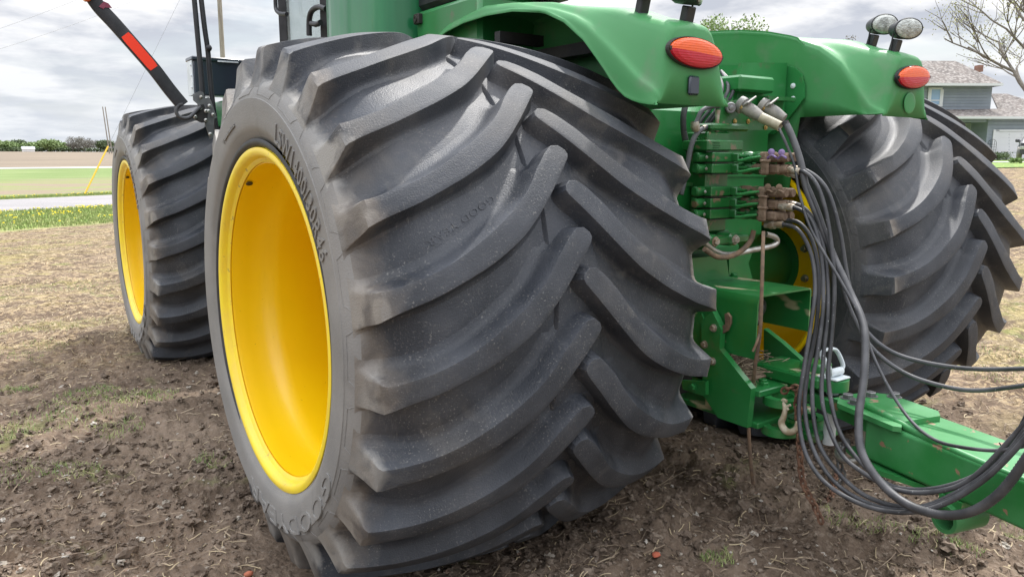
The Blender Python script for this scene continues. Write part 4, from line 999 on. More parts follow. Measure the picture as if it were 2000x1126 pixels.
o=scatter_rocks('pebbles',4200,.0035,.015,M['stone'],label='small pale pebbles scattered on the soil'); o['category']='pebbles'
def scatter_straw(name,n,lmin,lmax,w,m_,label,cat,r0=1.3,r1=12,dens=None,p=1.0):
    x,y,r=sample(n,r0,r1,p=p); k=~under(x,y)
    if dens is not None: k&=RNG.random(n)<dens(x,y)
    x,y,r=x[k],y[k],r[k]; n=len(x); th=RNG.random(n)*6.28; L_=lmin+(lmax-lmin)*RNG.random(n)**1.8; bend=(RNG.random(n)-.5)*.5; tilt=(RNG.random(n)**2-.1)*.35
    ww=w*(.6+.8*RNG.random(n))*(1+.10*r); NN=5; V=np.zeros((n,NN,2,3)); z0=terrain(x,y)+micro(x,y)+.004
    px=x-np.cos(th)*L_/2; py=y-np.sin(th)*L_/2
    for i in range(NN):
        a=th+bend*i; 
        if i: px=px+np.cos(a)*L_/(NN-1); py=py+np.sin(a)*L_/(NN-1)
        gz=terrain(px,py)+micro(px,py)+.004; zz_=np.maximum(gz,z0+tilt*L_*(i/(NN-1)))+.004*math.sin(i*.8)
        for s_,sg in ((0,-1),(1,1)):
            V[:,i,s_,0]=px-np.sin(a)*ww*sg; V[:,i,s_,1]=py+np.cos(a)*ww*sg; V[:,i,s_,2]=zz_+sg*ww*.5
    base=(np.arange(n)*NN*2)[:,None,None]; q=np.array([(2*i,2*i+1,2*i+3,2*i+2) for i in range(NN-1)])[None]
    o=fastmesh(name,V.reshape(-1,3),(q+base).reshape(-1,4),m_,smooth=True); tag(o,label,cat,None,'stuff'); return o
M['strawm']=col_rand_mat('dry_straw',[(.31,.24,.145),(.46,.37,.23),(.21,.15,.1)],.7)
M['strawd']=col_rand_mat('rotted_stalks',[(.22,.16,.11),(.32,.25,.17),(.14,.1,.07)],.8)
scatter_straw('straw',60000,.012,.085,.0013,M['strawm'],'short bits of pale dry straw lying over the soil','straw',dens=fard,r1=22)
scatter_straw('rotted_stalks',5000,.03,.15,.0013,M['strawd'],'thin brown rotted stalks on the dark soil','stalks',r1=8)
# straw heap caught in the hitch
rs=random.Random(3); b=MB()
for k in range(150):
    c=Vector((rs.uniform(-.24,.06),rs.uniform(-.80,-.52),.618+rs.random()*.05)); a=rs.uniform(0,6.28); l=rs.uniform(.03,.09); d=Vector((math.cos(a),math.sin(a),rs.uniform(-.25,.35)))*l
    b.tube([c-d,c+Vector((0,0,.006)),c+d],.0018,n=4,cap=False)
o=b.build('straw_heap',M['strawd'],None,0); tag(o,'tangle of dry stalks caught inside the hitch frame','straw',None,'stuff')
b=MB(); b.box((-.255,-.80,.612),(.09,-.46,.63),bev=.012); o=b.build('packed_soil',M['mud'],None,30); tag(o,'brown soil packed on the hitch plate under the straw','soil',None,'stuff')
# weeds / grass tufts near
def blades(name,cx,cy,rad_,n,h,w,m_,label,cat,kind='stuff',lean=.5):
    th=RNG.random(n)*6.28; rr2=rad_*np.sqrt(RNG.random(n)); x=cx+rr2*np.cos(th) ; y=cy+rr2*np.sin(th)
    a=RNG.random(n)*6.28; hh=h*(.4+.8*RNG.random(n)); z=terrain(x,y)+micro(x,y); le=lean*(RNG.random(n)+.2)
    V=np.zeros((n,3,2,3))
    for i,t in enumerate((0,.5,1)):
        ww=w*(1-.85*t); px=x+np.cos(a)*le*hh*t*t; py=y+np.sin(a)*le*hh*t*t
        for s_,sg in ((0,-1),(1,1)):
            V[:,i,s_,0]=px-np.sin(a)*ww*sg; V[:,i,s_,1]=py+np.cos(a)*ww*sg; V[:,i,s_,2]=z+hh*t*(1-.25*le*t)
    base=(np.arange(n)*6)[:,None,None]; q=np.array([(0,1,3,2),(2,3,5,4)])[None]
    return V.reshape(-1,3),(q+base).reshape(-1,4)
M['grass']=mat('grass_blades',(.14,.21,.05),(.30,.32,.13),6,.6)
M['grassdry']=mat('pale_green_blades',(.17,.26,.07),(.36,.38,.15),8,.7)
tufts=[(165,790,.16,300),(250,800,.14,260),(195,825,.2,300),(235,850,.10,150),(35,770,.09,160),(20,860,.10,150),(410,900,.06,90),(150,935,.10,120),(430,920,.05,60),(20,940,.18,200),(120,830,.2,220),(1400,1100,.05,120),(1640,1020,.07,60),(1700,1030,.08,90),(1820,1060,.08,80),(1890,1075,.05,50),(1985,1035,.06,60),(1960,690,.2,200),(1940,740,.2,150),(310,790,.1,120),(60,690,.2,200),(120,640,.3,300),(200,560,.4,400),(60,560,.5,400),(100,480,.6,500)]
allV=[];allF=[];o_=0
for px,py,r_,n in tufts:
    p=at(px,py,z=0); v,f=blades('x',p.x,p.y,r_*1.3,int(n*1.5),.028,.0019,None,'','',lean=.9); allV.append(v); allF.append(f+o_); o_+=len(v)
o=fastmesh('weed_tufts',np.vstack(allV),np.vstack(allF),M['grassdry'],smooth=True); tag(o,'small yellow green weeds sprouting from the soil','weeds',None,'stuff')
# verge grass + dandelions
n=30000; v_=RNG.random(n); 
def verge_pts(n,va,vb,s0,s1):
    s=s0+(s1-s0)*RNG.random(n); v=va+(vb-va)*RNG.random(n)
    P0=np.array([-2.36,22.4]); D=np.array([.902,.431]); Nn=np.array([-.431,.902]); q=P0+s[:,None]*D+(v)[:,None]*Nn; return q[:,0],q[:,1]
def blades_at(x,y,h,w,lean=.4):
    n=len(x); a=RNG.random(n)*6.28; hh=h*(.4+.8*RNG.random(n)); z=terrain(x,y)+micro(x,y); le=lean*(RNG.random(n)+.2); V=np.zeros((n,3,2,3))
    for i,t in enumerate((0,.5,1)):
        ww=w*(1-.8*t); px=x+np.cos(a)*le*hh*t*t; py=y+np.sin(a)*le*hh*t*t
        for s_,sg in ((0,-1),(1,1)):
            V[:,i,s_,0]=px-np.cos(YAW)*ww*sg; V[:,i,s_,1]=py+np.sin(YAW)*ww*sg; V[:,i,s_,2]=z+hh*t
    base=(np.arange(n)*6)[:,None,None]; q=np.array([(0,1,3,2),(2,3,5,4)])[None]; return V.reshape(-1,3),(q+base).reshape(-1,4)
x1,y1=verge_pts(26000,-5.7,.15,-3,12); v1,f1=blades_at(x1,y1,.075,.006)
x2,y2=verge_pts(9000,6.2,8.0,-3,14); v2,f2=blades_at(x2,y2,.07,.008)
o=fastmesh('verge_grass',np.vstack([v1,v2]),np.vstack([f1,f2+len(v1)]),M['grass'],smooth=True); tag(o,'rough green grass on both verges of the road','grass',None,'stuff')
xd,yd=verge_pts(1500,-5.3,-.3,-2.5,8); k=RNG.random(1500)<np.clip(vnoise(xd*1.1,yd*1.1,44)-.45,0,1)*2.2; xd,yd=xd[k],yd[k]
xe,ye=verge_pts(120,6.3,7.2,-2.5,12); xd=np.r_[xd,xe]; yd=np.r_[yd,ye]; n=len(xd)
V=ICO[None]*np.array([.022,.022,.012])*(.7+.6*RNG.random((n,1,1)))+np.stack([xd,yd,terrain(xd,yd)+.07+.04*RNG.random(n)],1)[:,None]
o=fastmesh('dandelions',V.reshape(-1,3),(ICF[None]+(np.arange(n)*12)[:,None,None]).reshape(-1,3),mat('dandelion_yellow',(.85,.66,.02),rough=.7),smooth=True); tag(o,'yellow dandelion heads dotted through the verge grass','dandelions',None,'stuff')
# small countable bits
for px,py,s_,c_,lab in ((1281,1104,.018,(.42,.11,.06),'red brick fragment half buried right of the big tyre'),(485,1118,.018,(.42,.14,.08),'reddish clay shard beside the foot of the big tyre')):
    p=at(px,py,z=0); b=MB(); v=IC2*(1+.25*(RNG.random((len(IC2),1))-.5))*np.array([s_,s_*.8,s_*.6])+np.array([p.x,p.y,float(terrain(p.x,p.y))+.012+float(micro(np.array([p.x]),np.array([p.y]))[0])]); b.add([tuple(q) for q in v],[tuple(int(a) for a in f) for f in IF2]); o=b.build('brick_fragment',mat('brick_red',c_,rough=.9,bump=.3),None,30); tag(o,lab,'brick')
for px,py,s_ in ((1268,947,.03),(1325,905,.02)):
    pass
#@@FAR
# ---------- poles, guy, wires
M['wood']=mat('weathered_pole',(.22,.19,.16),(.30,.27,.23),5,.9,stretch=(3,3,.3))
def pole(px,d,h,r,lab,tilt=0,arms=False):
    v=ray(px,300); t=d/np.linalg.norm(v[:2]); p=CAM+v*t; z=zt(p[0],p[1]); b=MB()
    b.cyl((0,0,-.3),(tilt*h,0,h),r,r*.75,n=14)
    if arms: b.box((tilt*h-1.1,-.06,h-.7),(tilt*h+1.1,.06,h-.58)); 
    o=b.build('utility_pole',M['wood'],None,40); o.location=(p[0],p[1],z); tag(o,lab,'pole'); return Vector((p[0],p[1],z))
pp=pole(446,42,12.5,.13,'grey wooden utility pole rising behind the black tool box',arms=True)
pa1=pole(219,330,17,.22,'right one of the two thin distant poles above the tree line',tilt=-.06)
pa2=pole(214,330,17,.22,'left one of the two thin distant poles above the tree line',tilt=-.06)
top=pp+Vector((0,0,12.3))
gy_=at(165,380,z=0); gy_.z=zt(gy_.x,gy_.y)
b=MB(); b.tube([gy_,top],.006,n=5); gw=b.build('guy_wire',M['galv'],None); tag(gw,'thin steel guy wire running down from the nearer pole','wire')
dd=(top-gy_).normalized(); b=MB(); b.tube([gy_+dd*.02,gy_+dd*2.35],.032,n=10); o=b.build('guy_guard',mat('yellow_guard',(.80,.48,.03),rough=.5),None); tag(o,'slanting yellow plastic guard on the foot of the guy wire','marker')
def wire(a,b_,sag,lab):
    q=[]
    for i in range(25):
        t=i/24; p=a.lerp(b_,t); p.z-=sag*4*t*(1-t); q.append(p)
    b=MB(); b.tube(q,.005,n=5); o=b.build('power_line',M['galv'],None); tag(o,lab,'wire')
for k,(dz,lab) in enumerate(((.0,'upper overhead wire crossing the sky left of the pole'),(-1.3,'lower overhead wire crossing the sky left of the pole'))):
    wire(top+Vector((0,0,-.2+dz)),at(-120,95+35*k,d=24),.35,lab)
wire(top+Vector((0,0,-.1)),at(620,75,d=70),.5,'overhead wire falling away right of the pole')
wire(pa2+Vector((-1,0,13)),at(-40,275,d=300),2,'faint distant power line above the tree line')
# ---------- trees
M['bark']=mat('tree_bark',(.11,.095,.078),(.17,.15,.12),6,.9)
def leafmat(name,c1,c2): 
    m=mat(name,c1,c2,1.2,.7,lo=.35,hi=.65); return m
LM=[leafmat('hazed_spring_leaves',(.16,.24,.08),(.25,.33,.13)),leafmat('dark_leaves',(.08,.12,.05),(.13,.17,.08)),leafmat('bare_twigs',(.17,.165,.14),(.23,.22,.19)),leafmat('yellow_buds',(.36,.38,.12),(.46,.45,.2))]  # spring green lightened, haze of the distance put into the leaf colour
def leaf_cloud(lobes,n,size):
    P=[]
    w=np.array([l[3]**2 for l in lobes]);w=w/w.sum(); idx=RNG.choice(len(lobes),n,p=w)
    L_=np.array(lobes)[idx]; d=RNG.normal(size=(n,3)); d/=np.linalg.norm(d,axis=1)[:,None]; r=(RNG.random(n)**.45)
    c=L_[:,:3]+d*(r*L_[:,3])[:,None]*np.array([1,1,.85])
    u=RNG.normal(size=(n,3)); u/=np.linalg.norm(u,axis=1)[:,None]; w_=np.cross(u,RNG.normal(size=(n,3))); w_/=np.linalg.norm(w_,axis=1)[:,None]
    s=size*(.5+RNG.random((n,1))); V=np.stack([c-u*s,c+w_*s*.7,c+u*s,c-w_*s*.7],1).reshape(-1,3); F=np.arange(n*4).reshape(-1,4); return V,F
def tree(px,dist,h,w,kind,lab,name='tree',leaves=500,size=.28,group=None,base=None):
    v=ray(px,300); t=dist/np.linalg.norm(v[:2]); p=CAM+v*t; z=zt(p[0],p[1])
    root=empty(name,(p[0],p[1],z)); tag(root,lab,'tree',group)
    b=MB(); rs=random.Random(int(px*7+dist)); b.tube([(0,0,-.3),(rs.uniform(-.1,.1),0,h*.3),(rs.uniform(-.3,.3),0,h*.62)],[h*.028,h*.02,h*.008],n=8,smooth=3)
    lobes=[]
    for k in range(12):
        a=rs.uniform(0,6.28); rr3=rs.uniform(.15,.75)*w*.5; zz2=h*rs.uniform(.32,.9); f=1-abs(zz2/h-.6)*1.1
        q=(math.cos(a)*rr3*f,math.sin(a)*rr3*f,zz2); R3=w*rs.uniform(.16,.27); lobes.append((q[0],q[1],min(q[2],h-R3),R3))
        b.tube([(0,0,h*.22+k*.02*h),(q[0]*.5,q[1]*.5,h*.2+zz2*.4),q],[h*.010,h*.007,h*.003],n=5,smooth=2)
    tr=b.build('trunk',M['bark'],root)
    mz=max(l[2]+l[3]*.8 for l in lobes); lobes=[(l[0],l[1],l[2]*h/mz,l[3]) for l in lobes]
    V,F=leaf_cloud(lobes,leaves,size); o=fastmesh('crown',V,F,LM[kind],parent=root)
    return root
rs=random.Random(11)
labs={0:'green',1:'dark',2:'leafless grey'}
desc=['far left end','just right of the far left end','left of the white farmhouse','behind the white farmhouse','just right of the white farmhouse','in the middle of the green stretch','in the taller green clump','right side of the taller green clump','right end of the green stretch','small one in the gap between green and grey','tall one left in the grey clump','tallest in the grey clump','beside the tallest in the grey clump','right part of the grey clump','left of the two thin poles','just behind the two thin poles','touching the front tyre edge']
xs=[2,18,34,52,68,84,94,108,122,133,143,153,165,178,192,205,222]
hs=[6.2,5.6,6.8,5.0,5.6,6.6,7.2,6.6,5.2,4.6,8.6,9.0,8.2,7.4,7.0,6.8,6.9]
kd=[0,0,1,0,0,0,0,0,0,1,2,2,2,2,2,1,2]
for i,px in enumerate(xs):
    tree(px,430+rs.uniform(-15,15),hs[i]*.82,[11,10,9,10,10,10,10,11,8,5,8,9,9,8,8,8,9][i],kd[i],'distant %s tree on the horizon, %s'%(labs[kd[i]],desc[i]),leaves=1300 if kd[i]<2 else 900,size=.42 if kd[i]<2 else .24,group='trees along the far horizon')
b=MB(); 
V,F=leaf_cloud([(x,0,1.1,1.7) for x in np.arange(-85,60,2.2)],9000,.4); p=CAM+ray(110,300)*(425/np.linalg.norm(ray(110,300)[:2])); V=V*np.array([1,1,.8])+np.array([p[0],p[1],zt(p[0],p[1])]); o=fastmesh('hedgerow',V,F,LM[1]); tag(o,'low dark hedgerow along the foot of the distant trees','hedge',None,'stuff')
fh=empty('farmhouse',tuple(CAM+ray(56,300)*(415/np.linalg.norm(ray(56,300)[:2])))); fh.location.z=zt(fh.location.x,fh.location.y); tag(fh,'tiny white farmhouse in front of the distant trees','house')
b=MB(); b.box((-2.4,-1.5,0),(2.4,1.5,1.1)); b.build('wall',mat('white_siding',(.7,.7,.7)),fh,0)
b=MB(); b.prism([(-2.6,-1.7,1.1),(-2.6,1.7,1.1),(-2.6,0,2.3)],(5.2,0,0)); b.build('roof',mat('grey_shingle',(.4,.4,.42)),fh,0)
# ---------- right side: house. local frame parallel to the image plane, depth measured along the view
Fh=Vector((math.sin(YAW),math.cos(YAW),0)); Rh=Vector((math.cos(YAW),-math.sin(YAW),0))
def hp(px,py,dep): # horizontal depth dep
    v=Vector(ray(px,py)); t=dep/(v.dot(Fh)); return Vector(CAM)+v*t
def W(u,d,z): return Vector((CAM[0],CAM[1],0))+Rh*u+Fh*d+Vector((0,0,z))
D0=56.
def uz(px,py,dep=D0): 
    p=hp(px,py,dep); q=p-Vector(CAM); return q.dot(Rh),p.z
HS=empty('house',tuple(W(uz(1900,310)[0],D0,1.2))); tag(HS,'two storey blue grey house with weathered hip roof and attached garage','house')
def hobj(b,name,m_,parent=HS,sm=0):
    o=b.build(name,m_,None,sm); o.parent=parent; off=Vector(HS.location); 
    if parent is HS: o.location=-off
    return o
def hobox(b,pxa,pya,pxb,pyb,d0,d1,mi=None):
    (u0,z1),(u1,z0)=uz(pxa,pya,d0),uz(pxb,pyb,d0)
    P=[W(u,d,z) for u in (u0,u1) for d in (d0,d1) for z in (z0,z1)]
    b.add(P,[(0,1,3,2),(4,6,7,5),(0,4,5,1),(2,3,7,6),(0,2,6,4),(1,5,7,3)],mi); return u0,u1,z0,z1
M['siding']=mat('blue_grey_siding',(.25,.285,.33),(.28,.315,.36),1.5,.75)
n_,l_,b_=nodes(M['siding']); w_=n_.new('ShaderNodeTexWave'); w_.bands_direction='Z'; w_.wave_profile='SAW'; w_.inputs['Scale'].default_value=.314/.17*.5*1.0; t_=n_.new('ShaderNodeTexCoord'); l_.new(t_.outputs['Object'],w_.inputs[0]); bu=n_.new('ShaderNodeBump'); bu.inputs['Distance'].default_value=.05; bu.inputs['Strength'].default_value=1; l_.new(w_.outputs[1],bu.inputs['Height']); l_.new(bu.outputs[0],b_.inputs['Normal'])
M['shingle']=mat('weathered_shingle',(.145,.122,.108),(.105,.09,.082),1.2,.9,c3=(.29,.265,.245),s3=5,lo3=.44,hi3=.66,bump=.3,bscale=8,bdist=.05)
M['trim']=mat('white_trim',(.60,.61,.62),rough=.6)
# upper storey wall
b=MB(); hobox(b,1740,163,1932,232,D0+2,D0+8)
hobox(b,1740,227,1900,318,D0+2.2,D0+8); hobox(b,1931,228,2090,318,D0,D0+8)
hobj(b,'wall',M['siding'])
# porch recess (dark back wall set 2 m in), header
b=MB(); hobox(b,1866,228,1931,239,D0+.1,D0+.3,0); hobj(b,'porch_beam',M['siding'])
# clapboard lines as real laps
b=MB()
for (pa_,pb_,ya,yb,dep,nn) in ((1741,1932,167,230,D0+2,11),(1931,2090,232,316,D0,14)):
    for k in range(nn):
        y=ya+(yb-ya)*k/nn; hobox(b,pa_,y,pb_,y+1.0,dep-.035,dep+.01)
hobj(b,'siding_laps',M['siding'])
def roof(pts,th=.12,name='roof',faces=None):
    b=MB(); n=len(pts); b.add(pts+[p-Vector((0,0,th)) for p in pts],[f for f in faces]+[tuple(i+n for i in f[::-1]) for f in faces]); return b
# main hip roof
e=lambda px,py,dep:hp(px,py,dep)
u0,ze=uz(1740,163,D0+1.3); u1,_=uz(1960,163,D0+1.3); ze=uz(1850,163,D0+1.3)[1]; zr=uz(1830,119,D0+5)[1]
ra,rb=uz(1745,119,D0+5)[0],uz(1866,118,D0+5)[0]
pts=[W(u0,D0+1.3,ze),W(u1,D0+1.3,ze),W(u1,D0+8.7,ze),W(u0,D0+8.7,ze),W(ra,D0+5,zr),W(rb,D0+5,zr)]
b=roof(pts,.15,faces=[(0,1,5,4),(1,2,5),(2,3,4,5),(3,0,4)]); b.add([W(u0,D0+1.3,ze-.16),W(u1,D0+1.3,ze-.16),W(u1,D0+1.3,ze+.02),W(u0,D0+1.3,ze+.02)],[(0,1,2,3)],1)
RF=hobj(b,'roof',[M['shingle'],M['trim']])
b=MB(); uq,zq=uz(1790,148,D0+.3); 
b=MB(); hobox(b,1912,127,1920,140,D0+6,D0+6.6); ch=b.build('chimney',mat('brick_chimney',(.30,.16,.12),(.22,.12,.09),3,.9),None,0); ch.parent=RF
# lower roof across the front, garage roof hip to the right
za=uz(1900,228,D0-.6)[1]; zb=uz(1900,215,D0+2)[1]
ua=uz(1845,228,D0-.6)[0]; ub=uz(2110,228,D0-.6)[0]
rx=uz(1936,183,D0+5)[0]; rz=uz(1936,183,D0+5)[1]; rx2=uz(2015,200,D0+5)[0]
pts=[W(ua,D0-.6,za),W(ub,D0-.6,za),W(ub-1.0,D0+5,za+1.2),W(rx,D0+5,rz),W(rx-1.2,D0+2,zb+.1),W(ua,D0+2,zb),W(rx+1.2,D0+5,rz)]
b=roof(pts,.12,faces=[(0,1,2,6,3,4,5)]); b.add([W(ua,D0-.6,za-.14),W(ub,D0-.6,za-.14),W(ub,D0-.61,za+.02),W(ua,D0-.61,za+.02)],[(0,1,2,3)],1); hobj(b,'garage_roof',[M['shingle'],M['trim']])
# window, porch door, garage door
b=MB()
def frame(b,xa,ya,xb,yb,dep,t=2.2):
    hobox(b,xa,ya,xb,ya+t,dep-.06,dep); hobox(b,xa,yb-t,xb,yb,dep-.06,dep); hobox(b,xa,ya+t,xa+t,yb-t,dep-.06,dep); hobox(b,xb-t,ya+t,xb,yb-t,dep-.06,dep)
frame(b,1814,171,1841,208,D0+1.95,3.6); hobox(b,1817,195,1838,197,D0+1.9,D0+1.94); WN=hobj(b,'window_frame',M['trim'])
b=MB(); hobox(b,1817,174,1838,204,D0+1.92,D0+1.97); o=b.build('window_pane',mat('window_glass',(.22,.35,.50),rough=.1,coat=1),None,0); o.parent=WN
b=MB(); frame(b,1880,241,1899,300,D0+2.1,2.5); WN2=hobj(b,'porch_door_frame',M['trim'])
b=MB(); hobox(b,1882,243,1897,298,D0+2.1,D0+2.15); o=b.build('porch_door',mat('porch_door_white',(.45,.5,.5),rough=.3),None,0); o.parent=WN2
b=MB(); hobox(b,1941,253,1946,312,D0-.08,D0-.02); hobox(b,1946,253,2095,257,D0-.08,D0-.02); GF=hobj(b,'garage_frame',M['trim'])
b=MB(); hobox(b,1946,257,2095,312,D0-.03,D0-.005)
for k in range(4):
    for j in range(6): xa=1949+j*24; hobox(b,xa,259.5+k*13.2,xa+20,269+k*13.2,D0-.045,D0-.03)
o=b.build('garage_door',M['trim'],None,0); o.parent=GF
b=MB(); hobox(b,1930,229,1936,233,D0-.3,D0-.1); b.build('flood_light',M['trim'],None,0).parent=GF
# trellis, shrub, small shrub, planter
b=MB(); p0=W(uz(1936,300,D0-.4)[0],D0-.4,1.2)
for k in range(5): b.tube([p0+Rh*(-.3+.15*k),p0+Rh*(-.3+.15*k)+Vector((0,0,1.3+.25*math.sin((k)/4*PI)))],.012,n=5)
for k in range(7): b.tube([p0+Rh*-.3+Vector((0,0,.15+.18*k)),p0+Rh*.3+Vector((0,0,.15+.18*k))],.010,n=5)
b.tube([p0+Rh*(.3*math.cos(a))+Vector((0,0,1.25+.33*math.sin(a))) for a in np.linspace(0,PI,14)],.014,n=5)
o=b.build('garden_trellis',M['dark']); tag(o,'black arched wire trellis against the wall left of the garage door','trellis')
def shrub(px,py,dep,w,h,lab,n=1500,m_=None):
    p=hp(px,py,dep); z=zt(p.x,p.y); V,F=leaf_cloud([(x*w*.35,y*w*.3,h*.5,w*.28) for x in (-1,-.5,0,.5,1) for y in (-1,0,1)],n,.045); V[:,2]=np.clip(V[:,2],0,h)
    o=fastmesh('shrub',V,F,m_ or LM[1]); o.location=(p.x,p.y,z); tag(o,lab,'shrub')
shrub(1951,312,D0-2.2,1.3,.62,'clipped green box shrub beside the driveway')
shrub(1983,333,38,.5,.35,'small ragged plant at the lawn edge',400,LM[0])
# lawn, walk, driveway (sheets on the slope)
def sheet(name,dep0,dep1,ua,ub,m_,dz,nu=30,nd=14):
    b=MB(); V=[];F=[]
    for i in range(nd+1):
        for j in range(nu+1):
            p=W(ua+(ub-ua)*j/nu,dep0+(dep1-dep0)*i/nd,0); V.append((p.x,p.y,zt(p.x,p.y)+dz))
    for i in range(nd):
        for j in range(nu): q=i*(nu+1)+j; F.append((q,q+1,q+nu+2,q+nu+1))
    b.add(V,F); o=b.build(name,m_,None,60); tag(o,kind='structure'); return o
M['lawn']=mat('lawn_green',(.10,.18,.03),(.16,.25,.045),1.5,.9,bump=.4,bscale=20,bdist=.03,c3=(.36,.38,.08),s3=6,lo3=.58,hi3=.66)
sheet('lawn',34,64,16,60,M['lawn'],.03,nu=50)
sheet('sidewalk',39.5,40.6,16,60,mat('pale_concrete',(.55,.53,.5)),.045)
sheet('driveway',47,56,uz(1925,310)[0],60,mat('pale_gravel_drive',(.40,.37,.34),(.5,.47,.43),3,.9),.05)
# SUV
def suv():
    p=hp(2022,318,47); z=zt(p.x,p.y)+.06; root=empty('parked_suv',(p.x,p.y,z)); root.rotation_euler=(0,0,math.radians(-32)-YAW); tag(root,'black pickup-height SUV parked in the driveway in front of the garage','suv')
    # local: x right (car length direction goes to +x), y depth. car nose toward -y/-x
    bl=mat('black_car_paint',(.015,.016,.018),rough=.25,coat=1)
    b=MB()
    prof=[(-.95,.35),(-.98,.75),(-.93,.98),(-.80,1.05),(-.62,1.55),(-.50,1.66),(.50,1.66),(.62,1.55),(.80,1.05),(.93,.98),(.98,.75),(.95,.35)]
    secs=[(-2.35,.55,.62),(-2.3,.9,.98),(-1.2,.97,1.04),(-.95,1,1.1),(-.35,1,1.72),(1.9,1,1.70),(2.3,.97,1.2),(2.4,.9,.9)]
    vs=[];fs=[];n=len(prof)
    for (y,wf,top_) in secs:
        for (x,zq) in prof:
            zz3=min(zq,top_) if zq>.9 else zq; 
            if top_<1.2: xx=x*wf if abs(x)>.8 else x*wf*1.2
            else: xx=x*wf
            vs.append((xx,y,zz3))
    for i in range(len(secs)-1):
        for k in range(n-1): fs.append((i*n+k,i*n+k+1,(i+1)*n+k+1,(i+1)*n+k))
    fs+=[tuple(range(n))[::-1],tuple((len(secs)-1)*n+k for k in range(n))]
    b.add(vs,fs); b.build('body',bl,root,35)
    for y in (-1.45,1.45):
        for x in (-.86,.86):
            b=MB(); b.lathe([(-.12,.2),(-.12,.36),(-.09,.39),(.09,.39),(.12,.36),(.12,.2)],(x,y,.39),(1,0,0),28,mi=0,cap=True); b.lathe([(-.125,.22),(-.13,.05),(-.13,.001)],(x,y,.39),(1,0,0),16,mi=1); b.lathe([(.125,.22),(.13,.05),(.13,.001)],(x,y,.39),(1,0,0),16,mi=1); b.build('wheel',[M['tread'],M['galv']],root,40)
    b=MB()
    for s in (-1,1):
        b.add([(s*.815,-.75,1.08),(s*.815,.35,1.08),(s*.63,.30,1.56),(s*.63,-.35,1.56)],[(0,1,2,3)]); b.add([(s*.815,.42,1.08),(s*.815,1.7,1.08),(s*.63,1.6,1.56),(s*.63,.38,1.56)],[(0,1,2,3)])
    b.add([(-.72,-.95,1.12),(.72,-.95,1.12),(.58,-.42,1.62),(-.58,-.42,1.62)],[(0,1,2,3)])
    b.build('window',mat('car_glass',(.03,.035,.04),rough=.05,coat=1),root,0)
    for s in (-1,1):
        b=MB(); b.box((s*.9,-.85,1.05),(s*1.14,-.72,1.24),bev=.04); b.build('mirror',bl,root,40)
        b=MB(); b.box((s*.5,-2.36,.62),(s*.88,-2.30,.80),bev=.02); b.build('headlight',M['lens'],root,40)
    return root
suv()
# bare budding tree to the right, recursive branches
def branch_tree(name,base,h,seed,lab,depth=5,bud=3):
    rs=random.Random(seed); root=empty(name,tuple(base)); tag(root,lab,'tree'); b=MB(); tips=[]
    def grow(p,d,L,r,k):
        q=[p]; dd=Vector(d)
        for i in range(4):
            dd=(dd+Vector((rs.uniform(-.16,.16),rs.uniform(-.16,.16),rs.uniform(-.05,.13)))).normalized(); p=p+dd*L/4; q.append(p)
        b.tube(q,[r,r*.66],n=6 if k>2 else 4,smooth=2,cap=False)
        tips.append((q[2],L)); tips.append((p,L))
        if k==0: return
        m=3 if k>1 else 4
        for j in range(m):
            a=rs.uniform(0,6.28); s=rs.uniform(.45,.95); e=(dd+Vector((math.cos(a)*s,math.sin(a)*s,rs.uniform(-.15,.35)))).normalized()
            st=q[rs.choice([2,3,4])]; grow(st,e,L*rs.uniform(.62,.82),r*.6,k-1)
    grow(Vector((0,0,-.2)),Vector((0,0,1)),h*.28,h*.013,depth)
    b.build('trunk',M['bark'],root)
    T=np.array([tuple(t[0]) for t in tips if t[1]<h*.13]); n=len(T)*4; idx=RNG.integers(0,len(T),n); c=T[idx]+RNG.normal(size=(n,3))*h*.018
    u=RNG.normal(size=(n,3));u/=np.linalg.norm(u,axis=1)[:,None]; w_=np.cross(u,RNG.normal(size=(n,3))); w_/=np.linalg.norm(w_,axis=1)[:,None]; s=h*.0024
    V=np.stack([c-u*s,c+w_*s,c+u*s,c-w_*s],1).reshape(-1,3); fastmesh('crown',V,np.arange(n*4).reshape(-1,4),LM[bud],parent=root)
p=hp(2035,300,66); branch_tree('budding_tree',(p.x,p.y,zt(p.x,p.y)),27,8,'tall bare tree with yellow green buds rising behind the garage')
tree(1404,85,15.6,9.5,0,'leafy green tree top showing between the two fenders',leaves=5200,size=.14)
tree(1640,150,20.8,6,2,'bare tree top just above the far fender',leaves=1500,size=.12)
#@@LIGHT
SUN=Vector((.61,.36,1.0)).normalized()
el=math.asin(SUN.z); azs=math.atan2(SUN.x,SUN.y)
sd=bpy.data.lights.new('sun','SUN'); sd.energy=3.5; sd.angle=math.radians(1.8); sd.color=(1,.972,.93)
so=bpy.data.objects.new('sun',sd); COL.objects.link(so); so.rotation_euler=(-SUN).to_track_quat('-Z','Y').to_euler(); so.location=(3,3,10)
wd=bpy.data.worlds.new('World'); sc.world=wd; wd.use_nodes=True; N=wd.node_tree.nodes; L=wd.node_tree.links; N.clear()
out=N.new('ShaderNodeOutputWorld'); bg=N.new('ShaderNodeBackground'); sky=N.new('ShaderNodeTexSky'); sky.sky_type='NISHITA'; sky.sun_disc=False; sky.sun_elevation=el; sky.sun_rotation=azs; sky.air_density=1.3; sky.dust_density=2.5
bg.inputs[1].default_value=.12
tc=N.new('ShaderNodeTexCoord'); sp=N.new('ShaderNodeSeparateXYZ'); L.new(tc.outputs['Generated'],sp.inputs[0])
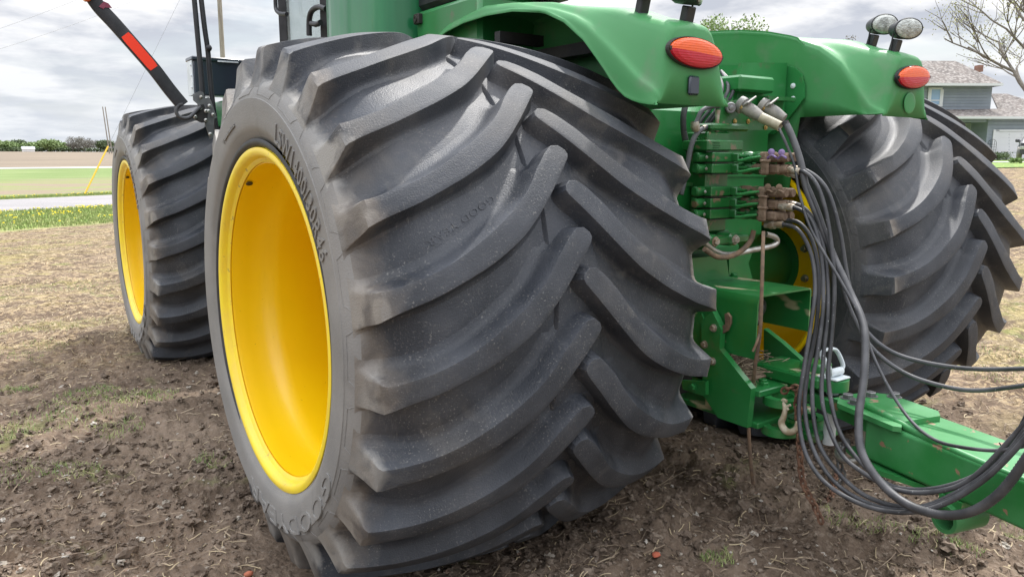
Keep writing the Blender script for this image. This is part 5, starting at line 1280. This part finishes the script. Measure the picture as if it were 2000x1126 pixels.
def mth(op,a,b_=None,c=None):
    q=N.new('ShaderNodeMath'); q.operation=op
    for k,v in ((0,a),(1,b_),(2,c)):
        if v is None: continue
        if isinstance(v,(int,float)): q.inputs[k].default_value=v
        else: L.new(v,q.inputs[k])
    return q.outputs[0]
zz4=mth('ADD',mth('MAXIMUM',sp.outputs[2],0),.16)
cv=N.new('ShaderNodeCombineXYZ'); L.new(mth('DIVIDE',sp.outputs[0],zz4),cv.inputs[0]); L.new(mth('DIVIDE',sp.outputs[1],zz4),cv.inputs[1])
def wn(s,d,w):
    n=N.new('ShaderNodeTexNoise'); n.inputs['Scale'].default_value=s; n.inputs['Detail'].default_value=d; n.inputs['Distortion'].default_value=w; n.inputs['Roughness'].default_value=.55; L.new(cv.outputs[0],n.inputs[0]); return n.outputs[0]
def wr(v,a,b_,c=0,d=1):
    r=N.new('ShaderNodeMapRange'); r.inputs[1].default_value=a; r.inputs[2].default_value=b_; r.inputs[3].default_value=c; r.inputs[4].default_value=d; L.new(v,r.inputs[0]); return r.outputs[0]
def wm(f,a,b_):
    x=N.new('ShaderNodeMix'); x.data_type='RGBA'; 
    if isinstance(f,float): x.inputs[0].default_value=f
    else: L.new(f,x.inputs[0])
    for k,q in ((6,a),(7,b_)):
        if isinstance(q,tuple): x.inputs[k].default_value=(*q,1)
        else: L.new(q,x.inputs[k])
    return x.outputs[2]
K=1/.12
cover=wr(wn(.9,9,.3),.34,.50)
body=wm(wr(wn(1.9,9,.15),.42,.58),(.50*K,.53*K,.60*K),(.90*K,.90*K,.91*K))
col=wm(cover,wm(.55,sky.outputs[0],(.66*K,.72*K,.80*K)),body)
hz=wr(sp.outputs[2],.0,.16,.75,0); col=wm(hz,col,(.66*K,.70*K,.75*K))
gn=wr(sp.outputs[2],.30,.72,1.0,3.1); vm=N.new('ShaderNodeVectorMath'); vm.operation='SCALE'; L.new(col,vm.inputs[0]); L.new(gn,vm.inputs[3]); col=vm.outputs[0]
L.new(col,bg.inputs[0]); L.new(bg.outputs[0],out.inputs[0])
sc.view_settings.view_transform='Standard'; sc.view_settings.look='None'; sc.view_settings.exposure=.28; sc.view_settings.gamma=1
sc.render.engine='CYCLES'
